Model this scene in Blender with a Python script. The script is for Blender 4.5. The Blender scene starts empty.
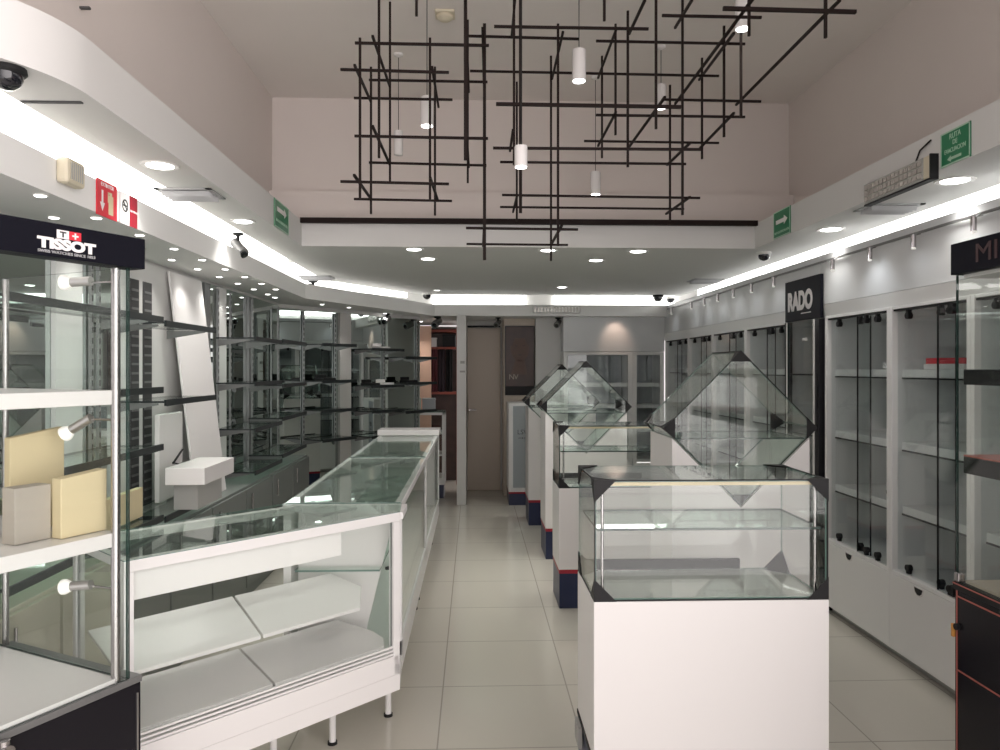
import bpy, bmesh, math, random
from mathutils import Matrix, Vector
random.seed(7)
C = bpy.context.scene.collection
TH = math.atan(26 / 751.0)          # camera yaw: 2 degrees to the right of the shop's long axis
SN, CS = math.sin(TH), math.cos(TH)
CAMZ = 1.55


def at(px, py, d):
    """point seen at photo pixel (px,py) that stands d metres in front of the camera"""
    X = (px - 500) / 751.0 * d
    return Vector((X * CS + d * SN, -X * SN + d * CS, CAMZ + (368 - py) / 751.0 * d))


def yd(d, x):
    """room y of something d metres from the camera plane at room x"""
    return (d - x * SN) / CS


# ---------------------------------------------------------------- materials
def mat(name, col, rough=0.5, metal=0.0, spec=0.5, emit=None, es=0.0, coat=0.0, noise=0.0, nscale=30.0):
    m = bpy.data.materials.new(name)
    m.use_nodes = True
    n = m.node_tree.nodes
    p = n['Principled BSDF']
    c = (*col, 1)
    p.inputs['Base Color'].default_value = c
    p.inputs['Roughness'].default_value = rough
    p.inputs['Metallic'].default_value = metal
    p.inputs['Specular IOR Level'].default_value = spec
    p.inputs['Coat Weight'].default_value = coat
    if emit:
        p.inputs['Emission Color'].default_value = (*emit, 1)
        p.inputs['Emission Strength'].default_value = es
    if noise > 0:
        l = m.node_tree.links
        tc = n.new('ShaderNodeTexCoord')
        t = n.new('ShaderNodeTexNoise'); t.inputs['Scale'].default_value = nscale
        r = n.new('ShaderNodeMapRange')
        r.inputs['To Min'].default_value = 1 - noise; r.inputs['To Max'].default_value = 1 + noise
        mx = n.new('ShaderNodeMix'); mx.data_type = 'RGBA'; mx.blend_type = 'MULTIPLY'
        mx.inputs['Factor'].default_value = 1
        mx.inputs['A'].default_value = c
        l.new(tc.outputs['Object'], t.inputs['Vector'])
        l.new(t.outputs['Fac'], r.inputs['Value'])
        l.new(r.outputs['Result'], mx.inputs['B'])
        l.new(mx.outputs['Result'], p.inputs['Base Color'])
    return m


def glass_mat(name, tint, base=0.02, graze=0.8, gcol=(1, 1, 1)):
    m = bpy.data.materials.new(name)
    m.use_nodes = True
    nt = m.node_tree; n = nt.nodes; l = nt.links
    n.clear()
    out = n.new('ShaderNodeOutputMaterial')
    tr = n.new('ShaderNodeBsdfTransparent'); tr.inputs['Color'].default_value = (*tint, 1)
    gl = n.new('ShaderNodeBsdfGlossy'); gl.inputs['Roughness'].default_value = 0.0
    gl.inputs['Color'].default_value = (*gcol, 1)
    lw = n.new('ShaderNodeLayerWeight'); lw.inputs['Blend'].default_value = 0.5
    pw = n.new('ShaderNodeMath'); pw.operation = 'POWER'; pw.inputs[1].default_value = 4.5
    mu = n.new('ShaderNodeMath'); mu.operation = 'MULTIPLY_ADD'
    mu.inputs[1].default_value = graze; mu.inputs[2].default_value = base
    mx = n.new('ShaderNodeMixShader')
    l.new(lw.outputs['Facing'], pw.inputs[0]); l.new(pw.outputs[0], mu.inputs[0])
    l.new(mu.outputs[0], mx.inputs['Fac'])
    l.new(tr.outputs[0], mx.inputs[1]); l.new(gl.outputs[0], mx.inputs[2])
    l.new(mx.outputs[0], out.inputs['Surface'])
    return m


def floor_mat():
    m = mat('floor_tile', (0.5, 0.5, 0.5), 0.1, spec=0.6)
    nt = m.node_tree; n = nt.nodes; l = nt.links
    p = n['Principled BSDF']
    tc = n.new('ShaderNodeTexCoord')
    mp = n.new('ShaderNodeMapping'); mp.inputs['Location'].default_value = (0.15 + 6, -0.06 + 6, 0)
    br = n.new('ShaderNodeTexBrick')
    br.offset = 0.0; br.squash = 1.0
    br.inputs['Scale'].default_value = 1.0
    br.inputs['Brick Width'].default_value = 0.6
    br.inputs['Row Height'].default_value = 0.6
    br.inputs['Mortar Size'].default_value = 0.0035
    br.inputs['Mortar Smooth'].default_value = 0.1
    br.inputs['Color1'].default_value = (0.64, 0.61, 0.54, 1)
    br.inputs['Color2'].default_value = (0.62, 0.595, 0.525, 1)
    br.inputs['Mortar'].default_value = (0.40, 0.38, 0.33, 1)
    no = n.new('ShaderNodeTexNoise'); no.inputs['Scale'].default_value = 1.7; no.inputs['Detail'].default_value = 4
    mr = n.new('ShaderNodeMapRange'); mr.inputs['To Min'].default_value = 0.08; mr.inputs['To Max'].default_value = 0.2
    l.new(tc.outputs['Object'], mp.inputs['Vector']); l.new(mp.outputs[0], br.inputs['Vector'])
    l.new(br.outputs['Color'], p.inputs['Base Color'])
    l.new(tc.outputs['Object'], no.inputs['Vector']); l.new(no.outputs['Fac'], mr.inputs['Value'])
    l.new(mr.outputs[0], p.inputs['Roughness'])
    return m


M = dict(
    floor=floor_mat(),
    wall=mat('wall_paint', (0.70, 0.64, 0.605), 0.9, noise=0.02, nscale=3),
    ceil=mat('ceiling_paint', (0.78, 0.735, 0.70), 0.9, noise=0.02, nscale=3),
    soffit=mat('soffit_paint', (0.70, 0.695, 0.68), 0.75, noise=0.015, nscale=5),
    panel=mat('grey_white_panel', (0.72, 0.73, 0.74), 0.4),
    lam=mat('white_laminate', (0.80, 0.78, 0.77), 0.35),
    white=mat('white_gloss', (0.82, 0.80, 0.79), 0.25),
    whitem=mat('white_metal', (0.80, 0.79, 0.78), 0.35),
    cab=mat('cabinet_laminate', (0.84, 0.84, 0.83), 0.35),
    cabin=mat('cabinet_inside', (0.35, 0.37, 0.385), 0.5),
    black=mat('black_gloss', (0.010, 0.009, 0.012), 0.25, spec=0.25),
    blackm=mat('black_plastic', (0.015, 0.015, 0.016), 0.5, spec=0.25),
    signnavy=mat('sign_black', (0.008, 0.008, 0.013), 0.45, spec=0.08),
    bar=mat('bar_brown_black', (0.014, 0.008, 0.007), 0.6, spec=0.15),
    navy=mat('navy_plinth', (0.012, 0.020, 0.065), 0.35),
    red=mat('red_band', (0.35, 0.012, 0.03), 0.4),
    redsign=mat('red_sign', (0.70, 0.03, 0.05), 0.35),
    green=mat('green_sign', (0.012, 0.20, 0.085), 0.3),
    greenlt=mat('sign_pale_green', (0.42, 0.62, 0.48), 0.4),
    chrome=mat('chrome', (0.44, 0.42, 0.42), 0.25, metal=1.0),
    alu=mat('brushed_aluminium', (0.62, 0.61, 0.60), 0.35, metal=1.0),
    steel=mat('grey_steel', (0.22, 0.22, 0.22), 0.45, metal=0.6),
    cream=mat('cream_board', (0.68, 0.58, 0.37), 0.7, noise=0.03, nscale=8),
    beige=mat('beige_plastic', (0.66, 0.60, 0.46), 0.5),
    beigecab=mat('grey_low_cabinet', (0.17, 0.185, 0.175), 0.5),
    greyb=mat('grey_board', (0.40, 0.40, 0.38), 0.6),
    copper=mat('copper_line', (0.52, 0.16, 0.13), 0.35, metal=0.4),
    brownlam=mat('door_brown_grey', (0.58, 0.50, 0.42), 0.45),
    shelfedge=mat('shelf_dark_edge', (0.02, 0.025, 0.026), 0.4, spec=0.3),
    gedge=mat('glass_green_edge', (0.02, 0.045, 0.038), 0.15),
    geage=mat('glass_grey_green_edge', (0.16, 0.25, 0.22), 0.15),
    glass=glass_mat('clear_glass', (0.975, 0.988, 0.98)),
    gtop=glass_mat('shelf_glass', (0.90, 0.96, 0.93), 0.06, 0.6),
    gdoor=glass_mat('door_glass', (0.93, 0.95, 0.95), 0.045, 0.4),
    glamp=glass_mat('lamp_glass', (0.97, 0.97, 0.97), 0.2, 0.5),
    mirror=mat('mirror', (0.62, 0.69, 0.665), 0.015, metal=1.0),
    led=mat('led_strip', (1, 1, 1), 0.5, emit=(1.0, 0.985, 0.95), es=3.5),
    lamp=mat('downlight_lens', (1, 1, 1), 0.5, emit=(1.0, 0.985, 0.95), es=9.0),
    lampdim=mat('small_lens', (1, 1, 1), 0.5, emit=(1.0, 0.98, 0.95), es=2.5),
    frost=mat('white_bulb', (0.85, 0.84, 0.80), 0.4, emit=(1, .97, .9), es=0.35),
    soffitlit=mat('soffit_paint_lit', (0.88, 0.88, 0.865), 0.75, noise=0.015, nscale=5),  # soffit paint lightened for the lower soffit: bounced light put into the colour
    whiteb=mat('bright_white_panel', (0.93, 0.91, 0.90), 0.4),
    creamshade=mat('cream_block_shade', (0.40, 0.365, 0.32), 0.7),  # shade on the cream block's side, put into the colour
    slot=mat('upright_metal', (0.33, 0.34, 0.34), 0.45, metal=0.4),
    postgrey=mat('post_grey', (0.50, 0.49, 0.47), 0.5),
    beigelo=mat('beige_low_cabinet', (0.58, 0.56, 0.46), 0.5),
    ring=mat('trim_ring', (0.78, 0.77, 0.75), 0.4),
    ventd=mat('vent_grey', (0.48, 0.48, 0.49), 0.5),
    ventk=mat('vent_dark', (0.06, 0.06, 0.06), 0.7),
    ledgrid=mat('led_grid', (0.55, 0.54, 0.50), 0.25, metal=0.5),
    dark=mat('dark_recess', (0.05, 0.05, 0.052), 0.6),
    peach=mat('peach_board', (0.72, 0.46, 0.34), 0.6),
    skin=mat('poster_skin', (0.115, 0.062, 0.045), 0.5, noise=0.25, nscale=14),
    posterbg=mat('poster_dark', (0.055, 0.026, 0.020), 0.4, noise=0.5, nscale=9),
    cloth=mat('dark_cloth', (0.05, 0.035, 0.045), 0.9),
    clothb=mat('plum_cloth', (0.16, 0.05, 0.06), 0.9),
    tan=mat('tan_surface', (0.50, 0.45, 0.36), 0.4),
    redframe=mat('red_brown_frame', (0.28, 0.06, 0.04), 0.5),
    orange=mat('orange_tag', (0.60, 0.28, 0.06), 0.5),
    ink=mat('white_ink', (0.85, 0.82, 0.82), 0.5),
    inkd=mat('dark_ink', (0.03, 0.03, 0.03), 0.5),
    inkred=mat('dull_red_ink', (0.055, 0.022, 0.025), 0.4),
    bluegrey=mat('blue_grey_front', (0.36, 0.40, 0.42), 0.45),
    lampdome=mat('black_dome', (0.01, 0.01, 0.014), 0.06, coat=0.6),
)


# ---------------------------------------------------------------- mesh building
WM = {}      # world matrices of things and parts


class MB:
    def __init__(s):
        s.bm = bmesh.new()

    def _add(s, pts, faces, mi=0, T=None):
        vs = [s.bm.verts.new(T @ Vector(p) if T else Vector(p)) for p in pts]
        for f in faces:
            try:
                fc = s.bm.faces.new([vs[i] for i in f]); fc.material_index = mi
            except ValueError:
                pass
        return s

    def box(s, x0, x1, y0, y1, z0, z1, mi=0, T=None):
        x0, x1 = min(x0, x1), max(x0, x1); y0, y1 = min(y0, y1), max(y0, y1); z0, z1 = min(z0, z1), max(z0, z1)
        p = [(x0, y0, z0), (x1, y0, z0), (x1, y1, z0), (x0, y1, z0), (x0, y0, z1), (x1, y0, z1), (x1, y1, z1), (x0, y1, z1)]
        return s._add(p, [(3, 2, 1, 0), (4, 5, 6, 7), (0, 1, 5, 4), (1, 2, 6, 5), (2, 3, 7, 6), (3, 0, 4, 7)], mi, T)

    def pane(s, x0, x1, y0, y1, z0, z1, T=None):
        """glass sheet: the four narrow faces take material 1"""
        n0 = len(s.bm.faces)
        s.box(x0, x1, y0, y1, z0, z1, 0, T)
        dims = [abs(x1 - x0), abs(y1 - y0), abs(z1 - z0)]
        t = dims.index(min(dims))
        s.bm.faces.ensure_lookup_table()
        big = {2: (0, 1), 1: (2, 4), 0: (3, 5)}[t]
        for i in range(6):
            s.bm.faces[n0 + i].material_index = 0 if i in big else 1
        return s

    def prism(s, poly, z0, z1, mi=0, T=None, edge=None):
        k = len(poly)
        a = sum(poly[i][0] * poly[(i + 1) % k][1] - poly[(i + 1) % k][0] * poly[i][1] for i in range(k))
        if a < 0:
            poly = poly[::-1]
        p = [(x, y, z0) for x, y in poly] + [(x, y, z1) for x, y in poly]
        s._add(p, [tuple(range(k - 1, -1, -1)), tuple(range(k, 2 * k))], mi, T)
        return s._add(p, [(i, (i + 1) % k, k + (i + 1) % k, k + i) for i in range(k)], mi if edge is None else edge, T)

    def tube(s, p, q, r, seg=12, mi=0, r2=None, T=None):
        p, q = Vector(p), Vector(q); r2 = r if r2 is None else r2
        z = (q - p).normalized()
        x = z.orthogonal().normalized(); y = z.cross(x)
        P = []
        for c, rr in ((p, r), (q, r2)):
            for i in range(seg):
                a = 2 * math.pi * i / seg
                P.append(c + x * rr * math.cos(a) + y * rr * math.sin(a))
        F = [(i, (i + 1) % seg, seg + (i + 1) % seg, seg + i) for i in range(seg)]
        F += [tuple(range(seg - 1, -1, -1)), tuple(range(seg, 2 * seg))]
        return s._add(P, F, mi, T)

    def bar(s, p, q, w, h=None, mi=0, T=None):
        """square-section bar from p to q"""
        p, q = Vector(p), Vector(q); h = h or w
        z = (q - p).normalized()
        up = Vector((0, 0, 1)) if abs(z.z) < 0.9 else Vector((0, 1, 0))
        x = up.cross(z).normalized(); y = z.cross(x)
        P = []
        for c in (p, q):
            for a, b in ((-1, -1), (1, -1), (1, 1), (-1, 1)):
                P.append(c + x * a * w / 2 + y * b * h / 2)
        return s._add(P, [(3, 2, 1, 0), (4, 5, 6, 7), (0, 1, 5, 4), (1, 2, 6, 5), (2, 3, 7, 6), (3, 0, 4, 7)], mi, T)

    def lathe(s, prof, c, seg=20, mi=0, T=None):
        P = []; k = len(prof)
        for r, z in prof:
            for i in range(seg):
                a = 2 * math.pi * i / seg
                P.append((c[0] + max(r, 1e-4) * math.cos(a), c[1] + max(r, 1e-4) * math.sin(a), c[2] + z))
        F = []
        for j in range(k - 1):
            for i in range(seg):
                F.append((j * seg + i, j * seg + (i + 1) % seg, (j + 1) * seg + (i + 1) % seg, (j + 1) * seg + i))
        F.append(tuple(range(seg - 1, -1, -1))); F.append(tuple(range((k - 1) * seg, k * seg)))
        return s._add(P, F, mi, T)

    def build(s, name, m, parent=None, world=False, smooth=False, bev=0.0):
        me = bpy.data.meshes.new(name)
        if world and parent is not None:
            inv = WM[parent.name].inverted()
            for v in s.bm.verts:
                v.co = inv @ v.co
        bmesh.ops.recalc_face_normals(s.bm, faces=s.bm.faces)
        if smooth:
            for f in s.bm.faces:
                f.smooth = True
        s.bm.to_mesh(me); s.bm.free()
        for k in (m if isinstance(m, (list, tuple)) else [m]):
            me.materials.append(M[k])
        if smooth:
            me.set_sharp_from_angle(angle=math.radians(40))
        o = bpy.data.objects.new(name, me); C.objects.link(o)
        if parent is not None:
            o.parent = parent
            WM[o.name] = WM[parent.name].copy()
        else:
            WM[o.name] = Matrix.Identity(4)
        if bev:
            b = o.modifiers.new('Bevel', 'BEVEL'); b.width = bev; b.segments = 2; b.limit_method = 'ANGLE'
        return o


def tag(o, label, cat, group=None):
    o['label'] = label; o['category'] = cat
    if group:
        o['group'] = group
    return o


def thing(name, label, cat, loc=(0, 0, 0), rotz=0.0, group=None):
    o = bpy.data.objects.new(name, None); C.objects.link(o)
    o.empty_display_size = 0.1
    o.location = loc; o.rotation_euler = (0, 0, rotz)
    WM[o.name] = Matrix.Translation(Vector(loc)) @ Matrix.Rotation(rotz, 4, 'Z')
    return tag(o, label, cat, group)


def solo(mb, name, m, label, cat, loc=None, group=None, **kw):
    """a thing that is one mesh, its origin put at its base"""
    o = mb.build(name, m, None, **kw)
    me = o.data
    xs = [v.co for v in me.vertices]
    b = Vector(((min(v.x for v in xs) + max(v.x for v in xs)) / 2, (min(v.y for v in xs) + max(v.y for v in xs)) / 2, min(v.z for v in xs)))
    for v in me.vertices:
        v.co -= b
    o.location = b
    WM[o.name] = Matrix.Translation(b)
    return tag(o, label, cat, group)


def struct(mb, name, m, **kw):
    o = mb.build(name, m, None, **kw); o['kind'] = 'structure'; return o


def text(name, s, size, m, parent, T, extrude=0.001, sx=1.0, align='CENTER', bold=0.0):
    """lettering as a mesh; T places it (x right, y up, z out of the sign)"""
    cu = bpy.data.curves.new(name, 'FONT'); cu.body = s; cu.size = size; cu.extrude = extrude
    cu.align_x = align; cu.align_y = 'CENTER'; cu.offset = bold
    t = bpy.data.objects.new(name + '_curve', cu); C.objects.link(t)
    dg = bpy.context.evaluated_depsgraph_get()
    me = bpy.data.meshes.new_from_object(t.evaluated_get(dg))
    bpy.data.objects.remove(t)
    mx = T @ Matrix.Diagonal((sx, 1, 1, 1))
    if parent is not None:
        mx = WM[parent.name].inverted() @ mx
    me.transform(mx)
    me.materials.clear(); me.materials.append(M[m])
    me.name = name
    o = bpy.data.objects.new(name, me); C.objects.link(o)
    if parent is not None:
        o.parent = parent; WM[o.name] = WM[parent.name].copy()
    return o


def frame_T(origin, right, up):
    r = Vector(right).normalized(); u = Vector(up).normalized(); n = r.cross(u)
    return Matrix(((r.x, u.x, n.x, origin[0]), (r.y, u.y, n.y, origin[1]), (r.z, u.z, n.z, origin[2]), (0, 0, 0, 1)))


def dup(root, loc, rotz=None, label=None, group=None):
    r = root.copy(); C.objects.link(r); r.location = loc
    if rotz is not None:
        r.rotation_euler = (0, 0, rotz)
    if label: r['label'] = label
    if group: r['group'] = group
    for ch in list(root.children):
        c = ch.copy(); C.objects.link(c); c.parent = r
        for g in list(ch.children):
            d = g.copy(); C.objects.link(d); d.parent = c
    return r


def light(name, kind, loc, energy, parent=None, size=0.1, col=(1, 0.97, 0.92), rot=(0, 0, 0), spot=1.9, blend=0.8, sy=None):
    L = bpy.data.lights.new(name, kind); L.energy = energy; L.color = col
    if kind == 'AREA':
        L.size = size
        if sy: L.shape = 'RECTANGLE'; L.size_y = sy
    elif kind == 'SPOT':
        L.spot_size = spot; L.spot_blend = blend; L.shadow_soft_size = size
    else:
        L.shadow_soft_size = size
    o = bpy.data.objects.new(name, L); C.objects.link(o); o.location = loc; o.rotation_euler = rot
    if parent is not None:
        o.parent = parent
    return o

# ================================================================ camera, world, view
cam = bpy.data.cameras.new('camera'); cam.sensor_width = 36; cam.lens = 751 / 1000 * 36
cam.shift_y = -7 / 1000; cam.clip_start = 0.02
co = bpy.data.objects.new('camera', cam); C.objects.link(co)
co.location = (0, 0, CAMZ); co.rotation_euler = (math.pi / 2, 0, -TH)
S = bpy.context.scene
S.camera = co
S.view_settings.view_transform = 'Standard'; S.view_settings.look = 'None'
S.view_settings.gamma = 1; S.view_settings.use_curve_mapping = False
S.view_settings.exposure = 0.13
S.cycles.transparent_max_bounces = 48
S.cycles.caustics_reflective = False; S.cycles.caustics_refractive = False
S.cycles.sample_clamp_indirect = 6.0
w = bpy.data.worlds.new('world'); S.world = w; w.use_nodes = True
bg = w.node_tree.nodes['Background']
bg.inputs['Color'].default_value = (1.0, 0.93, 0.92, 1)
wn, wl = w.node_tree.nodes, w.node_tree.links          # the mall outside: brighter towards its open right-hand side
tc = wn.new('ShaderNodeTexCoord')
dt = wn.new('ShaderNodeVectorMath'); dt.operation = 'DOT_PRODUCT'; dt.inputs[1].default_value = Vector((0.80, -0.60, -0.10)).normalized()
mr = wn.new('ShaderNodeMapRange'); mr.interpolation_type = 'SMOOTHSTEP'
mr.inputs['From Min'].default_value = 0.3; mr.inputs['From Max'].default_value = 1.0
mr.inputs['To Min'].default_value = 1.05; mr.inputs['To Max'].default_value = 4.25
wl.new(tc.outputs['Generated'], dt.inputs[0]); wl.new(dt.outputs['Value'], mr.inputs['Value'])
wl.new(mr.outputs['Result'], bg.inputs['Strength'])

TXX = Matrix(((1, 0, 0, 0), (0, 0, -1, 0), (0, 1, 0, 0), (0, 0, 0, 1)))     # x right, y up, z towards the entrance
# ================================================================ room shell
ZS, ZF, ZL, ZLS, ZC = 2.40, 2.575, 2.275, 2.148, 3.53    # soffit, fascia top, cove ledge, lower soffit, high ceiling
struct(MB().box(-3.2, 3.4, -0.6, 11.0, -0.06, 0), 'floor', 'floor')
struct(MB().box(-1.58, 2.46, 0.0, 5.75, ZC, ZC + 0.06), 'ceiling', 'ceil')
struct(MB().box(-1.58, -1.475, 1.2, 5.75, ZF, ZC), 'wall_left_upper', 'wall')
struct(MB().box(2.36, 2.46, 0.0, 5.75, ZF, ZC), 'wall_right_upper', 'wall')
struct(MB().box(-1.475, 2.36, 5.55, 5.65, ZF, ZC), 'wall_back_upper', 'wall')
struct(MB().box(-1.475, 2.36, 5.47, 5.55, ZF, 2.83), 'trim_1', 'wall')
arc = [(-1.7 + 0.5 * math.cos(a), 2.4 + 0.5 * math.sin(a)) for a in [math.radians(-3 - i * 3.0) for i in range(20)]]
poly = [(2.0, 0.2), (2.0, 5.28), (-1.2, 5.28), (-1.2, 2.45)] + arc + [(-1.45, 1.965), (-1.45, 7.3), (-0.62, 8.75), (2.43, 8.75), (2.43, 0.2)]
struct(MB().prism(poly, ZS, ZF), 'ceiling_soffit', 'soffit', smooth=True)
struct(MB().prism([(-1.9, 1.6), (-1.45, 1.6), (-1.45, 6.5), (-0.45, 8.6), (2.23, 8.6), (2.23, 10.6), (-1.9, 10.6)], ZLS, ZL), 'ceiling_lower', 'soffitlit')
struct(MB().box(-1.9, -1.50, 1.6, 10.6, 2.72, 2.78).box(-1.50, 2.40, 5.62, 10.6, 2.72, 2.78).box(2.40, 2.95, 0, 10.6, 2.72, 2.78), 'ceiling_cove', 'soffit')
struct(MB().box(-1.9, -1.82, 1.9, 7.15, 0, 2.72), 'wall_left', 'soffit')
struct(MB().box(2.72, 2.8, 0.0, 10.6, 0, 2.72), 'wall_right', 'soffit')
struct(MB().box(-1.9, -0.2, 10.5, 10.6, 0, 2.13).box(-1.9, 2.8, 9.15, 9.25, ZL, 2.72), 'wall_back', 'soffit')
struct(MB().box(-0.2, 0.40, 9.55, 9.65, 0, ZLS).box(-0.2, 0.40, 9.50, 9.55, 2.06, ZLS), 'wall_rear_door', 'soffit')
struct(MB().box(0.36, 0.74, 9.10, 9.6, 0, ZLS), 'wall_poster', 'brownlam')
struct(MB().box(0.74, 1.04, 9.0, 9.6, 0, ZLS), 'wall_white_pier', 'soffit')
struct(MB().box(-0.195, -0.09, 8.5, 9.6, 0, ZLS), 'column_white', 'soffit', bev=0.004)
struct(MB().box(-2.0, -1.9, 7.0, 10.6, 0, 2.72), 'wall_left_rear', 'soffit')
# oblique wall behind the mirror
ob0, ob1 = Vector((-1.82, 7.05, 0)), Vector((-0.62, 8.78, 0))
od = (ob1 - ob0).normalized(); on = Vector((od.y, -od.x, 0))           # towards the room
TO = frame_T(ob0, od, (0, 0, 1))                                       # x along wall, y up, z = od x up = (od.y,-od.x) = room side
obl = (ob1 - ob0).length
struct(MB().box(0, obl, 0, ZLS, -0.10, -0.012, T=TO), 'wall_oblique', 'soffit')
# bulkhead above the right-hand cabinets: two long panels with a joint between them
XR = 2.23
yj = yd(4.83, XR)
struct(MB().box(XR, 2.72, 0.9, yj - 0.003, 1.955, ZL), 'trim_2', 'panel', bev=0.003)
struct(MB().box(XR, 2.72, yj + 0.003, 9.0, 1.955, ZL), 'trim_3', 'panel', bev=0.003)
struct(MB().prism([(XR - 0.004, 1.952), (2.70, 1.952), (2.70, 1.88), (XR + 0.012, 1.88)], -9.0, -0.9, T=TXX), 'trim_5', 'cab')
struct(MB().box(1.04, XR, 8.72, 9.6, 1.74, ZLS), 'trim_4', 'panel', bev=0.003)

# ---- cove LED strips (lamps lying in the coves)
def strip(name, mb, label, grp='cove light strips'):
    return solo(mb, name, 'led', label, 'light strip', group=None)

strip('cove_light', MB().box(-1.82, -1.78, 1.95, 7.25, 2.40, 2.68), 'long bright white light strip in the cove over the mirrored wall')
strip('cove_light', MB().box(2.69, 2.72, 0.6, 8.95, 2.36, 2.56), 'long bright white light strip in the cove over the glass-door cabinets')
strip('cove_light', MB().box(0.12, obl - 0.16, 2.36, 2.56, -0.04, -0.012, T=TO @ Matrix.Translation((0, 0, -0.06))), 'bright slanting light strip in the cove beside the ceiling camera')
strip('cove_light', MB().box(-0.50, 0.62, 9.11, 9.15, 2.28, 2.48), 'bright rear cove light strip above the grey-brown door')
strip('cove_light', MB().box(0.98, 2.45, 9.11, 9.15, 2.28, 2.48), 'bright rear cove light strip above the far end cabinet')

# ================================================================ ceiling fittings
def downlight(x, y, z, r, label, group=None, energy=26, lens='lamp', spot=True):
    t = thing('downlight', label, 'ceiling light', (x, y, z), group=group)
    MB().lathe([(r * 0.86, -0.004), (r * 1.15, -0.006), (r * 1.2, -0.0015), (r * 1.2, -0.0005)], (0, 0, 0), 24).build('trim_ring', 'ring', t, smooth=True)
    MB().lathe([(0.0, -0.007), (r * 0.8, -0.0065), (r * 0.86, -0.004), (r * 0.86, -0.001)], (0, 0, 0), 24).build('lens', lens, t, smooth=True)
    if spot:
        light('downlight_glow', 'SPOT', (0, 0, -0.02), energy, t, size=r, spot=1.9, blend=1.0)
    return t


def dl(px, py, label, z=ZS, r=0.06, **k):
    d = (z - CAMZ) * 751 / (368 - py)
    p = at(px, py, d)
    return downlight(p.x, p.y, z, r, label, **k)


dl(160, 165, 'round recessed downlight beside the grey vent over the red sign', r=0.065, energy=17)
dl(243, 221, 'round recessed downlight beside the green wall sign and hanging camera', r=0.06, energy=17)
dl(955, 180, 'round recessed downlight beside the emergency lamp on the soffit', r=0.07, energy=14)
dl(831, 229, 'round recessed downlight between the dark vent and the dome camera', r=0.07, energy=14)
dl(414, 249, 'rear soffit downlight furthest from the poster, by the fascia', r=0.06)
dl(428, 258.5, 'rear soffit downlight just behind the one furthest from the poster', r=0.06)
dl(548, 250, 'rear soffit downlight under the low end of the black lattice', r=0.06)
dl(596, 260, 'rear soffit downlight set one row back between its two neighbours', r=0.06)
dl(638, 251, 'rear soffit downlight closest to the grey-panelled cabinets', r=0.066)
dl(562, 287, 'small rear downlight just in front of the back cove', r=0.05)
dl(437, 290, 'faint small rear downlight beside the black dome by the cove', r=0.04, lens='lampdim', energy=4)
n = 0
row = ['outer', 'inner']
ordn = ['first', 'second', 'third', 'fourth', 'fifth', 'sixth', 'seventh', 'eighth', 'ninth', 'tenth']
for r_, x in ((0, -1.495), (1, -1.66)):
    for i in range(9):
        d = 2.59 + 0.385 * i if r_ == 0 else 2.97 + 0.385 * i
        downlight(x, yd(d, x), ZLS, 0.021, 'small ceiling spot over the left shelves, %s from the entrance in the %s row' % (ordn[i], row[r_]),
                  group='small spots over the mirrored shelves', energy=4.6, lens='lamp')
for px, py, lab in ((275, 297, 'nearest the bullet camera'), (322, 304, 'second along'), (349, 307, 'third along'), (385, 313, 'closest to the white column')):
    dl(px, py, 'small ceiling spot over the slanting mirror, %s' % lab, z=ZLS, r=0.022, energy=10)


def vent(px0, px1, py, dep, label, dark=False):
    d = (ZS - CAMZ) * 751 / (368 - py)
    p, q = at(px0, py, d), at(px1, py, d)
    x0, x1, y0 = p.x, q.x, (p.y + q.y) / 2
    t = thing('ceiling_vent', label, 'air vent', ((x0 + x1) / 2, y0, ZS))
    hw = (x1 - x0) / 2
    f = MB()
    f.box(-hw, hw, -dep, -dep + 0.025, -0.006, -0.001).box(-hw, hw, dep - 0.025, dep, -0.006, -0.001)
    f.box(-hw, -hw + 0.025, -dep, dep, -0.006, -0.001).box(hw - 0.025, hw, -dep, dep, -0.006, -0.001)
    f.build('frame', 'ventd', t)
    MB().box(-hw + 0.02, hw - 0.02, -dep + 0.02, dep - 0.02, -0.004, -0.001).build('backing', 'ventk', t)
    s = MB(); k = 4
    for i in range(k):
        y = -dep + 0.03 + (2 * dep - 0.06) * (i + 0.5) / k
        s.box(-hw + 0.02, hw - 0.02, -0.013, 0.013, -0.002, 0.002, T=Matrix.Translation((0, y, -0.016)) @ Matrix.Rotation(-1.15, 4, 'X'))
    s.build('slats', 'ventd', t)
    return t


vent(163, 218, 193, 0.11, 'grey louvred air vent in the soffit beside the red signs')
vent(862, 915, 207, 0.10, 'dark louvred air vent beneath the emergency lamp')
vent(690, 721, 280, 0.12, 'thin dark slot vent by the rear camera pair')
vent(300, 333, 277, 0.12, 'slot vent above the hanging camera at the slanting cove')


def dome(px, py, z, r, label):
    d = (z - CAMZ) * 751 / (368 - py)
    p = at(px, py, d)
    t = thing('dome_camera', label, 'security camera', (p.x, p.y, z))
    MB().lathe([(r * 1.15, 0.0), (r * 1.2, -r * 0.3), (r * 1.05, -r * 0.45)], (0, 0, 0), 20).build('base', 'blackm' if 'big' in label or r > 0.05 else 'ring', t, smooth=True)
    MB().lathe([(r * 0.98, -r * 0.4), (r * 0.95, -r * 0.75), (r * 0.75, -r * 1.15), (r * 0.4, -r * 1.4), (0, -r * 1.48)], (0, 0, 0), 20).build('dome', 'lampdome', t, smooth=True)


dome(7, 68, ZS, 0.043, 'big black dome camera on the curved soffit')
dome(764, 252, ZS, 0.045, 'black dome camera on white base near the green arrow sign')
dome(658, 295, ZS, 0.055, 'black dome camera nearer the poster of a pair by the rear cove')
dome(670.5, 297, ZS, 0.05, 'black dome camera nearer the spotlights of a pair by the rear cove')
dome(427, 293, ZS, 0.05, 'lone black dome camera where slanting and rear coves meet')


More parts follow.
